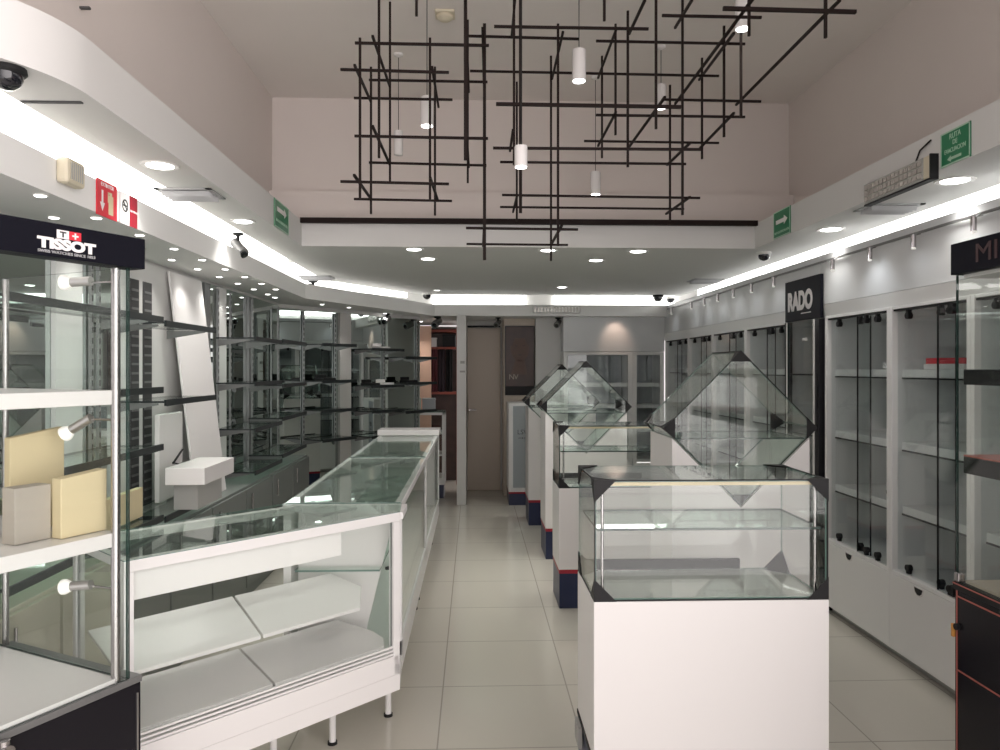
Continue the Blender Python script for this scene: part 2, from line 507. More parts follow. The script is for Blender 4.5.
def bullet(px, py, d, label, sz=1.0, aim=(0.6, -0.5, -0.7), drop=0.07):
    p = at(px, py, d)
    t = thing('bullet_camera', label, 'security camera', p)
    MB().lathe([(0.035 * sz, -0.0005), (0.035 * sz, -0.012 * sz), (0.012 * sz, -0.02 * sz), (0.010 * sz, -drop)], (0, 0, 0), 14).build('mount', 'blackm', t, smooth=True)
    a = Vector(aim).normalized(); c = Vector((0, 0, -drop - 0.015 * sz))
    MB().tube(c - a * 0.05 * sz, c + a * 0.07 * sz, 0.032 * sz, 16).tube(c + a * 0.05 * sz + Vector((0, 0, .004)), c + a * 0.09 * sz + Vector((0, 0, .004)), 0.036 * sz, 16).build('body', 'steel', t, smooth=True)
    MB().tube(c + a * 0.0705 * sz, c + a * 0.093 * sz, 0.024 * sz, 14).build('lens', 'lampdome', t, smooth=True)


bullet(238, 233, 4.72, 'grey bullet camera hanging by the cove near the green sign', 0.95)
bullet(313, 280.5, 7.25, 'dark bullet camera hanging where the cove turns', 1.3, (0.8, -0.6, -0.5))
zz = ZLS - 0.0
for px, dd, lab, sz in ((387, 8.25, 'small black spot camera in front of the slanting mirror', 1.0), (437.5, 8.72, 'small black spot camera above the red shelving', 1.2),
                        (558, 8.9, 'small black spot camera above the white pier', 1.0), (498, 8.9, 'small black spot camera beside the framed poster', 0.9)):
    py = 368 - (ZLS - CAMZ) * 751 / dd
    bullet(px, py, dd, lab, sz, (-0.3, -0.9, -0.4), drop=0.05)

# smoke detector on the high ceiling
p = at(445, 13, (ZC - CAMZ) * 751 / 355)
t = thing('smoke_detector', 'cream round smoke detector on the high ceiling', 'smoke detector', (p.x, p.y, ZC))
MB().box(-0.055, 0.055, -0.055, 0.055, -0.015, -0.0005).build('base', 'beige', t, bev=0.006)
MB().lathe([(0.045, -0.015), (0.045, -0.03), (0.03, -0.042), (0.0, -0.045)], (0, 0, 0), 20).build('sensor', 'beige', t, smooth=True)

# ---- pendants
def pendant(px, ytop, ybot, d, r, label, on=True):
    p0, p1 = at(px, ytop, d), at(px, ybot, d)
    h = p0.z - p1.z
    t = thing('pendant_lamp', label, 'pendant lamp', (p1.x, p1.y, p1.z), group='white cylinder pendants')
    MB().lathe([(r * 0.86, 0.0), (r, 0.002), (r, h - 0.006), (r * 0.92, h), (0.006, h)], (0, 0, 0), 24).build('shade', 'white', t, smooth=True)
    if on:
        MB().lathe([(0.0, -0.0035), (r * 0.84, -0.003), (r * 0.86, 0.0)], (0, 0, 0), 24).build('lens', 'lamp', t, smooth=True)
        light('pendant_glow', 'SPOT', (0, 0, -0.03), 5, t, size=r, spot=1.1)
    else:
        MB().lathe([(0.0, -0.0035), (r * 0.84, -0.003), (r * 0.86, 0.0)], (0, 0, 0), 24).build('lens', 'ring', t, smooth=True)
    MB().tube((0, 0, h), (0, 0, ZC - p1.z), 0.0022, 8).build('cord', 'blackm', t)
    MB().lathe([(0.03, ZC - p1.z - 0.0005), (0.03, ZC - p1.z - 0.012), (0.004, ZC - p1.z - 0.025)], (0, 0, 0), 16).build('canopy', 'white', t, smooth=True)


pendant(427, 97, 126, 3.9, 0.034, 'lit white cylinder pendant in the square end of the lattice')
pendant(579, 50, 81, 3.67, 0.034, 'lit white cylinder pendant hanging in the gap before the lattice middle')
pendant(742.5, 0, 29, 3.45, 0.034, 'lit white cylinder pendant highest in view beside the slanting bars')
pendant(521, 146, 167, 3.1, 0.027, 'lit small white cylinder pendant in front of the tall paired bars')
pendant(595.5, 172, 194.5, 5.1, 0.034, 'lit white cylinder pendant hanging lowest near the back wall')
pendant(661, 85, 108, 4.62, 0.034, 'lit white cylinder pendant behind the crossing slanted bars')
pendant(398.5, 131, 155, 4.73, 0.028, 'unlit white cylinder pendant on a thin cord before the back wall', on=False)

# ---- the bar lattice hung from the high ceiling
LT = thing('ceiling_lattice', 'black lattice sculpture of crossing metal bars hung under the high ceiling', 'ceiling sculpture', at(560, 130, 3.6))
def bar_part(p, q, wd):
    MB().bar(p, q, wd).build('bar', 'bar', LT, world=True)

HB = [(355, 43, 489, 45.5, 3.3), (340.5, 69.5, 449, 72.5, 3.3), (369, 80, 487.5, 82, 3.8), (354, 98, 452.5, 99.7, 3.75), (354.5, 136, 488, 138.5, 3.3),
      (369, 162.5, 486.5, 165.5, 3.8), (340.5, 181.5, 449, 184, 3.3), (354, 199, 452, 201, 3.75), (494, 26.5, 648.5, 29, 3.3), (468, 36, 579, 39, 3.7),
      (470, 71, 719, 76, 4.0), (496, 104, 681, 107, 3.3), (596, 41, 745, 44, 3.7), (596, 115, 745, 117, 3.7), (584, 141, 719, 143, 4.2),
      (493, 148, 701, 149.5, 3.3), (500, 162, 686, 164, 3.8), (502, 195, 700, 198, 3.8), (500, 207, 684, 209, 4.2), (466, 228, 578, 229.5, 3.5),
      (466.5, 244, 568, 245, 4.0), (662, 15.5, 761.5, 17.5, 3.3), (723, 8.5, 856, 12, 2.9), (664, 99.5, 761, 101.5, 3.9)]
for a, b, c, e, d in HB:
    wd = 0.0135 if (a, b) in ((496, 104), (723, 8.5)) else 0.0105
    bar_part(at(a, b, d), at(c, e, d), wd)
VB = [(360, 38, 199, 3.3), (371, 67, 214, 3.75), (379, None, 158, 3.31), (390, 2, 182, 3.8), (430, 38, 200, 3.32), (435, 67, 215.5, 3.76), (416.5, None, 16, 3.0),
      (465.5, None, 160, 3.2), (467.8, 20, 183, 3.7), (484.5, 24, 260, 3.5), (514, None, 165, 3.3), (520.5, None, 213, 3.6), (516.8, 82, 221, 4.0),
      (551, 56, 261, 4.0), (558, 24, 246, 3.5), (602, 56, 158, 4.2), (615.5, 24, 135, 3.7), (627.8, 11, 167, 3.5), (656, None, 129, 3.3),
      (670, 85, 221, 4.2), (682.5, None, 215, 3.6), (702, 58, 159, 4.2), (724, 26, 137, 3.7), (741, 28, 118, 3.5), (749, None, 36, 3.1), (825.5, None, 38, 2.9), (604.3, None, 21, 3.1)]
for px, a, b, d in VB:
    q = at(px, b, d)
    p = Vector((q.x, q.y, ZC)) if a is None else at(px, a, d)
    bar_part(p, q, 0.0145 if px in (465.5, 484.5, 520.5) else 0.0105)
DB = [(372.5, 36, 390, 87, 3.25, 3.83), (354.5, 65, 371, 102, 3.25, 3.8), (372.5, 126, 390, 165, 3.25, 3.83), (354, 175, 371, 199, 3.25, 3.8),
      (432, 67, 438.5, 107, 3.3, 3.8), (430, 177, 438, 201, 3.3, 3.8), (465, 0, 469, 92, 3.15, 4.05), (466.5, 128, 468.8, 167, 3.2, 3.8), (482.5, 28, 483.7, 83, 3.3, 3.85),
      (515, 0, 511.5, 37, 3.25, 3.7), (513, 130, 510, 151, 3.25, 3.7), (517, 196, 513, 212, 3.8, 4.25), (563, 32, 552, 79, 3.45, 4.05), (616, 30, 598, 78, 3.65, 4.25),
      (645, 0, 629, 34, 3.1, 3.55), (616, 112, 598, 146, 3.65, 4.25), (665, 97, 629, 147, 3.4, 4.15), (692, 0, 675, 28, 3.2, 3.65), (758, -8, 675, 104, 2.85, 4.0),
      (734, 33, 699, 80, 3.3, 4.2), (840, 0, 736, 105, 2.88, 4.05), (734, 113, 700, 148, 3.6, 4.2), (690, 143, 667, 165, 3.7, 4.2), (690, 197, 666, 214, 3.75, 4.25),
      (562, 225, 551, 245, 3.45, 4.05), (484, 226, 483, 246, 3.45, 4.05)]
for a, b, c, e, d1, d2 in DB:
    bar_part(at(a, b, d1), at(c, e, d2), 0.0105)
# long rod across the ceiling well at the rear fascia
solo(MB().bar((-1.2, 5.24, ZF - 0.003), (2.0, 5.24, ZF - 0.003), 0.03, 0.036), 'ceiling_rod', 'bar', 'long black rod spanning the ceiling well along the rear fascia', 'rod')

# small dark pegs and a slot on the curved left-hand side
for yy, zz_, lab in ((2.80, 2.905, 'upper small dark peg high on the left plaster wall'), (2.86, 2.895, 'lower small dark peg high on the left plaster wall')):
    solo(MB().box(-1.4748, -1.438, yy, yy + 0.014, zz_, zz_ + 0.008), 'wall_peg', 'ventk', lab, 'peg')
solo(MB().box(-1.44, -1.25, 2.435, 2.450, ZS - 0.005, ZS - 0.0005), 'ceiling_slot', 'ventk', 'thin dark slot in the curved soffit beside the big dome camera', 'slot')
# pale lamp bar on the rear lower fascia
t = thing('emergency_lamp', 'small pale slatted lamp bar on the rear lower fascia below the cove', 'emergency light', (0.95, 8.58, 2.175))
MB().box(0.67, 1.22, 8.57, 8.599, 2.178, 2.258).build('housing', 'soffit', t, world=True, bev=0.006)
g = MB()
for i in range(14):
    g.box(0.69 + i * 0.037, 0.69 + i * 0.037 + 0.022, 8.566, 8.570, 2.190, 2.246)
g.build('light_grid', 'ledgrid', t, world=True)

# ---- signs on the fascias
def wall_sign(name, label, x, y0, y1, z0, z1, side, face, border=None):
    """flat sign on a fascia at plane x; side=-1 faces the -x direction (right-hand wall), +1 faces +x"""
    yc, zc = (y0 + y1) / 2, (z0 + z1) / 2
    t = thing(name, label, 'sign', (x + side * 0.006, yc, z0))
    MB().box(x + side * 0.001, x + side * 0.006, y0, y1, z0, z1).build('panel', face, t, world=True)
    right = (0, -1, 0) if side < 0 else (0, 1, 0)
    T = frame_T((x + side * 0.0065, yc, zc), right, (0, 0, 1))
    w_, h_ = y1 - y0, z1 - z0
    if border:
        b = MB(); e = 0.006
        b.box(-w_ / 2, w_ / 2, h_ / 2 - e, h_ / 2, -0.0004, 0.001, T=T).box(-w_ / 2, w_ / 2, -h_ / 2, -h_ / 2 + e, -0.0004, 0.001, T=T)
        b.box(-w_ / 2, -w_ / 2 + e, -h_ / 2, h_ / 2, -0.0004, 0.001, T=T).box(w_ / 2 - e, w_ / 2, -h_ / 2, h_ / 2, -0.0004, 0.001, T=T)
        b.build('border', border, t, world=True)
    return t, T, w_, h_


def arrow(mb, T, x0, x1, y, h, dirn=1, mi=0):
    mid = x1 - dirn * h * 0.9
    z0, z1 = -0.0003, 0.001
    a, b = (x0, mid) if dirn > 0 else (mid, x0)
    mb.box(a, b, y - h * 0.22, y + h * 0.22, z0, z1, mi, T)
    mb.prism([(mid, y - h * 0.5), (x1, y), (mid, y + h * 0.5)], z0, z1, mi, T)


FX = 2.0
t, T, w_, h_ = wall_sign('evacuation_sign', 'green sign with three text lines beside the emergency lamp', FX, yd(3.02, FX), yd(3.21, FX), 2.402, 2.545, -1, 'green', 'greenlt')
text('lettering', 'RUTA', 0.032, 'greenlt', t, T @ Matrix.Translation((0, 0.045, 0)), sx=0.9)
text('lettering', 'DE', 0.028, 'greenlt', t, T @ Matrix.Translation((0, 0.017, 0)), sx=0.9)
text('lettering', 'EVACUACION', 0.027, 'greenlt', t, T @ Matrix.Translation((0, -0.013, 0)), sx=0.8)
a = MB(); arrow(a, T, 0.04, -0.05, -0.047, 0.026, -1); a.build('arrow', 'greenlt', t, world=True)
t, T, w_, h_ = wall_sign('evacuation_sign', 'green arrow sign on the fascia corner nearest the rear rod', FX, yd(4.74, FX), yd(5.0, FX), 2.405, 2.578, -1, 'green', 'greenlt')
a = MB(); arrow(a, T, -0.09, 0.09, 0.015, 0.06, 1); a.build('arrow', 'ink', t, world=True)
text('lettering', 'RUTA DE EVACUACION', 0.021, 'greenlt', t, T @ Matrix.Translation((0, -0.055, 0)))
FL = -1.2
t, T, w_, h_ = wall_sign('evacuation_sign', 'green arrow sign on the fascia beside a hanging camera', FL, yd(4.5, FL), yd(4.84, FL), 2.405, 2.572, 1, 'green', 'greenlt')
a = MB(); arrow(a, T, -0.11, 0.11, 0.03, 0.06, 1); a.build('arrow', 'ink', t, world=True)
text('lettering', 'RUTA DE EVACUACION', 0.025, 'greenlt', t, T @ Matrix.Translation((0, -0.04, 0)))
LX = -1.45
t, T, w_, h_ = wall_sign('extinguisher_sign', 'red fire extinguisher sign with down arrow on the lower fascia', LX, yd(2.88, LX), yd(3.04, LX), 2.142, 2.282, 1, 'redsign')
text('lettering', 'EXTINTOR', 0.022, 'ink', t, T @ Matrix.Translation((0, 0.053, 0)), sx=0.95)
a = MB(); a.box(-0.047, -0.035, -0.02, 0.03, -0.0003, 0.001, T=T); a.prism([(-0.059, -0.018), (-0.041, -0.05), (-0.023, -0.018)], -0.0003, 0.001, T=T); a.build('arrow', 'ink', t, world=True)
a = MB(); a.box(0.008, 0.045, -0.055, 0.02, -0.0003, 0.001, T=T); a.box(0.018, 0.035, 0.02, 0.033, -0.0003, 0.001, T=T); a.box(0.002, 0.018, 0.024, 0.032, -0.0003, 0.001, T=T); a.box(0.002, 0.008, -0.01, 0.03, -0.0003, 0.001, T=T)
a.build('extinguisher_symbol', 'cream', t, world=True)
t, T, w_, h_ = wall_sign('no_smoking_sign', 'white and red no smoking sign beside the extinguisher sign', LX, yd(3.07, LX), yd(3.22, LX), 2.145, 2.275, 1, 'ink')
MB().box(0.005, 0.075, -0.065, 0.065, -0.0003, 0.0008, T=T).build('red_field', 'red', t, world=True)
text('lettering', 'NO FUMAR', 0.013, 'ink', t, T @ Matrix.Translation((0.04, 0, 0.001)))
a = MB()
for i in range(20):
    u0, u1 = 2 * math.pi * i / 20, 2 * math.pi * (i + 1) / 20
    cx, cy, r0, r1 = -0.036, 0.012, 0.020, 0.026
    a.prism([(cx + r0 * math.cos(u0), cy + r0 * math.sin(u0)), (cx + r1 * math.cos(u0), cy + r1 * math.sin(u0)), (cx + r1 * math.cos(u1), cy + r1 * math.sin(u1)), (cx + r0 * math.cos(u1), cy + r0 * math.sin(u1))], 0, 0.001, T=T)
a.box(-0.02, 0.02, -0.003, 0.003, 0, 0.001, T=T @ Matrix.Translation((-0.036, 0.012, 0)) @ Matrix.Rotation(-0.8, 4, 'Z'))
a.box(-0.016, 0.016, -0.003, 0.003, 0, 0.0008, T=T @ Matrix.Translation((-0.036, 0.012, 0)))
a.build('no_smoking_symbol', 'inkd', t, world=True)
# beige siren box
t = thing('alarm_box', 'beige alarm box on the lower fascia near the dome camera', 'alarm', (LX + 0.02, yd(2.66, LX), 2.2))
MB().box(LX + 0.0005, LX + 0.045, yd(2.6, LX), yd(2.72, LX), 2.195, 2.285).build('housing', 'beige', t, world=True, bev=0.012)
g = MB()
for i in range(6):
    y = yd(2.62, LX) + 0.014 * i
    g.box(LX + 0.044, LX + 0.048, y, y + 0.005, 2.21, 2.27)
g.build('grille', 'greyb', t, world=True)
# emergency lamp on the right fascia
y0, y1 = yd(3.20, FX), yd(3.79, FX)
t = thing('emergency_lamp', 'long emergency lamp with square grid of lights on the right fascia', 'emergency light', (FX - 0.03, (y0 + y1) / 2, 2.37))
MB().box(FX - 0.0355, FX - 0.001, y0 + 0.092, y1, 2.372, 2.472).build('housing', 'greyb', t, world=True, bev=0.004)
MB().box(FX - 0.0355, FX - 0.001, y0 + 0.041, y0 + 0.091, 2.373, 2.472).build('battery_cover', 'beige', t, world=True, bev=0.006)
g = MB()
for i in range(14):
    for j in range(3):
        y = y0 + 0.10 + i * (y1 - y0 - 0.11) / 14
        g.box(FX - 0.0395, FX - 0.0355, y, y + 0.030, 2.383 + j * 0.028, 2.383 + j * 0.028 + 0.022)
g.build('light_grid', 'ledgrid', t, world=True)
MB().box(FX - 0.038, FX - 0.001, y0 + 0.032, y0 + 0.04, 2.37, 2.474).box(FX - 0.034, FX - 0.001, y0 + 0.032, y1, 2.364, 2.372).build('end_cap', 'blackm', t, world=True)
c = MB(); pts = [Vector((FX - 0.02, yd(3.37, FX), 2.472)), Vector((FX - 0.012, yd(3.35, FX), 2.52)), Vector((FX - 0.006, yd(3.28, FX), 2.545))]
c.tube(pts[0], pts[1], 0.004, 8).tube(pts[1], pts[2], 0.004, 8); c.build('cable', 'blackm', t, world=True)

# ================================================================ centre pedestals
CW, CD = 0.792, 0.385          # box pedestal width and depth
HD = 0.374                     # half diagonal of the diamond cases
DD = 0.45                      # depth of the diamond pedestals
TX = frame_T((0, 0, 0), (1, 0, 0), (0, 0, 1))      # x right, y up, z towards the viewer (-y)


def tetra(mb, o, sx, sy, sz, L, T=None):
    """black corner shoe: three triangular plates meeting at a glass corner"""
    a = (o[0] - sx * L, o[1], o[2]); b = (o[0], o[1] - sy * L, o[2]); c = (o[0], o[1], o[2] - sz * L)
    mb._add([o, a, b, c], [(0, 1, 2), (0, 1, 3), (0, 2, 3), (1, 2, 3)], 0, T)


def case_parts(t, hx, hy, hz, T, shelf_z=None, tube=False, back_bar=False, skip=None):
    """glass case: box of panes (half sizes hx, hy, hz), shoes at its eight corners, T places its centre"""
    g = 0.006
    m = MB()
    m.pane(-hx, hx, -hy, -hy + g, -hz, hz, T).pane(-hx, hx, hy - g, hy, -hz, hz, T)
    m.pane(-hx, -hx + g, -hy + g, hy - g, -hz, hz, T).pane(hx - g, hx, -hy + g, hy - g, -hz, hz, T)
    m.pane(-hx + g, hx - g, -hy + g, hy - g, hz - g, hz, T).pane(-hx + g, hx - g, -hy + g, hy - g, -hz, -hz + g, T)
    case = m.build('glass_case', ['glass', 'geage'], t)
    e = MB(); q = 0.004
    for y in (-hy,):
        for z in (-hz, hz):
            e.box(-hx - q / 2, hx + q / 2, y - q / 2, y + q / 2, z - q / 2, z + q / 2, T=T)
        for x in (-hx, hx):
            e.box(x - q / 2, x + q / 2, y - q / 2, y + q / 2, -hz, hz, T=T)
    for z in (-hz, hz):
        for x in (-hx, hx):
            e.box(x - q / 2, x + q / 2, -hy, hy, z - q / 2, z + q / 2, T=T)
    e.build('edge_seal', 'blackm', case)
    for sx in (-1, 1):
        for sy in (-1, 1):
            for sz in (-1, 1):
                if skip and (sx, sy, sz) == skip:
                    continue
                k = MB(); d = 0.003
                tetra(k, (sx * (hx + d), sy * (hy + d), sz * (hz + d)), sx, sy, sz, 0.076, T)
                k.build('corner_shoe', 'blackm', case)
    if shelf_z is not None:
        MB().pane(-hx + 0.012, hx - 0.012, -hy + 0.02, hy - 0.02, shelf_z, shelf_z + 0.008, T).build('glass_shelf', ['gtop', 'gedge'], t)
    if tube:
        MB().box(-hx + 0.04, hx - 0.04, -hy + 0.008, -hy + 0.026, hz - 0.018, hz - 0.007, T=T).build('light_tube', 'cream', t)
        p = MB()
        p.tube(T @ Vector((-hx + 0.03, -hy + 0.03, -hz + 0.006)), T @ Vector((-hx + 0.03, -hy + 0.03, hz - 0.006)), 0.006, 10)
        p.tube(T @ Vector((hx - 0.03, -hy + 0.03, -hz + 0.006)), T @ Vector((hx - 0.03, -hy + 0.03, hz - 0.006)), 0.006, 10)
        p.build('post', 'chrome', t, smooth=True)
    if back_bar:
        MB().box(-hx + 0.02, hx - 0.17, hy - 0.022, hy - 0.008, -hz + 0.008, -hz + 0.044, T=T).build('back_rail', 'dark', t)
    return case


def plinth_parts(t, w_, d_, h=0.25):
    MB().box(-w_ / 2 + 0.004, w_ / 2 - 0.004, -d_ / 2 + 0.004, d_ / 2 - 0.004, 0.0, h - 0.025).build('plinth', 'navy', t)
    MB().box(-w_ / 2 + 0.002, w_ / 2 - 0.002, -d_ / 2 + 0.002, d_ / 2 - 0.002, h - 0.025, h).build('red_band', 'red', t)


def box_pedestal(label, x0, y0):
    t = thing('display_pedestal', label, 'display case', (x0 + CW / 2, y0 + CD / 2, 0), group='glass-topped display pedestals')
    plinth_parts(t, CW, CD)
    MB().box(-CW / 2, CW / 2, -CD / 2, CD / 2, 0.25, 0.775).build('body', 'lam', t, bev=0.003)
    case_parts(t, CW / 2 - 0.004, CD / 2 - 0.004, 0.199, Matrix.Translation((0, 0, 0.977)), shelf_z=0.028, tube=True, back_bar=True)
    return t


def diamond_pedestal(label, xc, y0, zc=1.258):
    t = thing('diamond_pedestal', label, 'display case', (xc, y0 + DD / 2, 0), group='diamond display pedestals')
    w2 = 0.333; zb = zc - HD - 0.008
    plinth_parts(t, 2 * w2, DD - 0.01)
    poly = [(-w2, 0.25), (w2, 0.25), (w2, zb + w2), (0, zb), (-w2, zb + w2)]
    MB().prism(poly, -DD / 2 + 0.004, DD / 2 - 0.004, T=TX).build('body', 'lam', t, bev=0.002)
    h = HD / math.sqrt(2)
    T = Matrix.Translation((0, 0, zc)) @ Matrix.Rotation(math.pi / 4, 4, 'Y')
    case_parts(t, h - 0.004, DD / 2 - 0.006, h - 0.004, T, skip=(-1, 1, 1))      # no shoe at the back of the apex
    m = MB(); hw = HD - 0.06
    m.pane(-hw, hw, -DD / 2 + 0.02, DD / 2 - 0.02, -0.055, -0.048, Matrix.Translation((0, 0, zc)))
    m.build('glass_shelf', ['gtop', 'gedge'], t)
    return t


pA = box_pedestal('white display pedestal with box glass top nearest the entrance', 0.396, 2.473)
# a small cable box and trunking at its aisle side
s = MB()
s.box(-CW / 2 - 0.003, -CW / 2, -CD / 2, CD / 2, 0.235, 0.25)
s.build('edge_trim', 'blackm', pA)
MB().box(-CW / 2 - 0.016, -CW / 2 - 0.003, 0.06, 0.16, 0.16, 0.235).build('socket', 'greyb', pA)
box_pedestal('white display pedestal with box glass top standing among the diamond cases', 0.546, 4.82)
diamond_pedestal('largest diamond glass case on notched white pedestal beside the tall black tower', 1.28, 3.555, 1.262)
diamond_pedestal('second diamond glass case, standing behind the inner box-topped pedestal', 0.911, 6.06, 1.235)
diamond_pedestal('farthest diamond glass case on a notched pedestal before the poster', 0.868, 7.37, 1.215)

# blue-grey lettered counter below the poster
t = thing('lettered_pedestal', 'blue-grey fronted pedestal with small lettering below the framed poster', 'pedestal', (0.73, 8.72, 0))
MB().box(0.395, 1.025, 8.47, 8.97, 0.0, 0.13).build('plinth', 'navy', t, world=True)
MB().box(0.393, 1.027, 8.468, 8.972, 0.13, 0.15).build('red_band', 'red', t, world=True)
MB().box(0.39, 1.03, 8.465, 8.975, 0.15, 1.15).build('body', 'cab', t, world=True, bev=0.004)
MB().box(0.44, 0.66, 8.458, 8.465, 0.2, 1.12).build('front_panel', 'bluegrey', t, world=True)
T = frame_T((0.545, 8.457, 0.825), (1, 0, 0), (0, 0, 1))
text('lettering', 'LSV', 0.075, 'inkd', t, T)
e = MB(); e.box(-0.045, -0.012, -0.068, -0.062, 0, 0.001, T=T).box(0.012, 0.045, -0.068, -0.062, 0, 0.001, T=T).box(-0.006, 0.006, -0.072, -0.058, 0, 0.001, T=T)
e.build('winged_mark', 'inkd', t, world=True)

# ================================================================ left counters
CT, CB = 0.965, 0.245
def leg(mb, x, y, z1):
    mb.lathe([(0.020, 0.0), (0.020, 0.012)], (x, y, 0), 14, 1)
    mb.lathe([(0.014, 0.012), (0.014, z1)], (x, y, 0), 14, 0)


def counter(label, x0, x1, y0, y1, endcap=False):
    t = thing('glass_counter', label, 'display counter', ((x0 + x1) / 2, (y0 + y1) / 2, 0), group='aisle glass counters')
    r = 0.032
    b = MB(); b.box(x0, x1, y0, y1, CB, 0.30); b.box(x1 - 0.018, x1, y0, y1, 0.30, 0.37); b.build('base_tray', 'whitem', t, world=True, bev=0.002)
    f = MB()
    for x in (x0, x1 - r):
        for y in (y0, y1 - r):
            f.box(x, x + r, y, y + r, 0.30, CT)
        f.box(x, x + r, y0 + r, y1 - r, CT - r, CT)
    for y in (y0, y1 - r):
        f.box(x0 + r, x1 - r, y, y + r, CT - r, CT)
    f.box(x1 - r, x1 + 0.001, y0 + r, y1 - r, 0.362, 0.378)
    f.build('frame', 'whitem', t, world=True, bev=0.002)
    MB().pane(x0 + 0.006, x1 - 0.006, y0 + 0.006, y1 - 0.006, CT - 0.004, CT + 0.003).build('glass_top', ['gtop', 'geage'], t, world=True)
    MB().pane(x1 - 0.012, x1 - 0.006, y0 + r, y1 - r, 0.37, CT - r).build('glass_front', ['glass', 'gedge'], t, world=True)
    MB().pane(x0 + 0.04, x1 - 0.1, y0 + 0.04, y1 - 0.04, 0.66, 0.668).build('glass_shelf', ['gtop', 'geage'], t, world=True)
    MB().box(x0, x0 + 0.016, y0 + r, y1 - r, 0.3, CT - r).build('back_door', 'lam', t, world=True)
    for x in (x0 + 0.07, x1 - 0.07):
        for y in (y0 + 0.1, y1 - 0.1):
            k = MB(); leg(k, x, y, CB); k.build('leg', ['whitem', 'blackm'], t, world=True, smooth=True)
    if not endcap:
        MB().prism([(x0 + 0.04, 0.301), (-0.50, 0.301), (-0.345, CT - r), (x0 + 0.04, CT - r)], -y0 - 0.110, -y0 - 0.104, T=TX).build('partition', 'lam', t, world=True)
    if endcap:
        MB().box(x0 - 0.01, x1 + 0.012, y1 - 0.24, y1 + 0.03, CT + 0.004, CT + 0.052).build('end_cap', 'lam', t, world=True, bev=0.003)
        MB().box(x0, x1, y1 + 0.001, y1 + 0.02, CB, CT).build('end_panel', 'lam', t, world=True)
    return t


counter('aisle glass counter module joined to the angled white counter', -0.82, -0.312, 3.262, 4.94)
counter('far aisle glass counter module ending in a flat white cap', -0.82, -0.312, 4.945, 6.72, True)

# angled module facing the entrance
A0 = Vector((-0.3003, 3.0622, 0)); U = Vector((-0.70665, -0.70756, 0)); V = Vector((-0.70756, 0.70665, 0))
TA = Matrix(((U.x, V.x, 0, A0.x), (U.y, V.y, 0, A0.y), (0, 0, 1, 0), (0, 0, 0, 1)))     # local: x along the front to the left, y inwards, z up
LF = 1.07
t = thing('angled_counter', 'white framed angled glass counter with slanted white boards beside the black-signed cabinet', 'display counter', TA @ Vector((0.5, 0.2, 0)))
inv = TA.inverted()
pc = inv @ Vector((-0.812, 3.258, 0)); pa = inv @ Vector((-0.312, 3.258, 0))
outline = [(pa.x, pa.y), (0, 0), (LF, 0), (LF, 0.45), (pc.x, pc.y)]
mb = MB(); mb.prism(outline, CB, 0.31, T=TA); mb.box(0.0, LF, 0.0, 0.016, 0.31, 0.388, T=TA)
mb.build('base_tray', 'white', t, world=True, bev=0.002)
f = MB()
f.box(0, LF, -0.001, 0.034, CT - 0.036, CT, T=TA)
f.box(pc.x, LF, 0.42, 0.452, CT - 0.03, CT, T=TA)
f.box(LF - 0.03, LF, 0.034, 0.42, CT - 0.03, CT, T=TA)
f.box(0.0, 0.032, 0.0, 0.032, 0.31, CT - 0.036, T=TA).box(LF - 0.03, LF, 0.0, 0.032, 0.31, CT - 0.036, T=TA)
f.box(LF - 0.03, LF, 0.42, 0.45, 0.31, CT - 0.03, T=TA)
f.bar((-0.302, 3.07, CT - 0.016), (-0.302, 3.258, CT - 0.016), 0.028)
f.box(-0.814, -0.306, 3.228, 3.259, CT - 0.03, CT)
f.build('frame', 'whitem', t, world=True, bev=0.002)
r_ = MB()
for z in (0.395, 0.41, 0.425):
    r_.box(0.034, LF - 0.03, 0.004, 0.014, z - 0.005, z + 0.002, T=TA)
r_.build('bottom_track', 'whitem', t, world=True)
MB().prism(outline, CT - 0.001, CT + 0.002, T=TA, edge=1).build('glass_top', ['gtop', 'geage'], t, world=True)
MB().pane(0.034, LF - 0.03, 0.012, 0.018, 0.425, CT - 0.036, TA).build('glass_front', ['glass', 'gedge'], t, world=True)
MB().pane(LF - 0.012, LF - 0.006, 0.034, 0.42, 0.31, CT - 0.03, TA).build('glass_side', ['glass', 'gedge'], t, world=True)
MB().prism([(0.27, 0.022), (LF - 0.034, 0.022), (LF - 0.034, 0.09), (0.31, 0.09)], 0.836, 0.928, T=TA).build('header_panel', 'whiteb', t, world=True)


def tilt_board(pts, z0, v0, z1, v1, th=0.014):
    """sloping board: pts are (u,v), z runs from z0 at v0 to z1 at v1"""
    b = MB(); k = len(pts)
    P = []
    for dz in (-th, 0):
        for u, v in pts:
            P.append((u, v, z0 + (z1 - z0) * (v - v0) / (v1 - v0) + dz))
    b._add(P, [tuple(range(k)), tuple(range(k, 2 * k))] + [(i, (i + 1) % k, k + (i + 1) % k, k + i) for i in range(k)], 0, TA)
    b.build('sloped_shelf', 'white', t, world=True, bev=0.002)


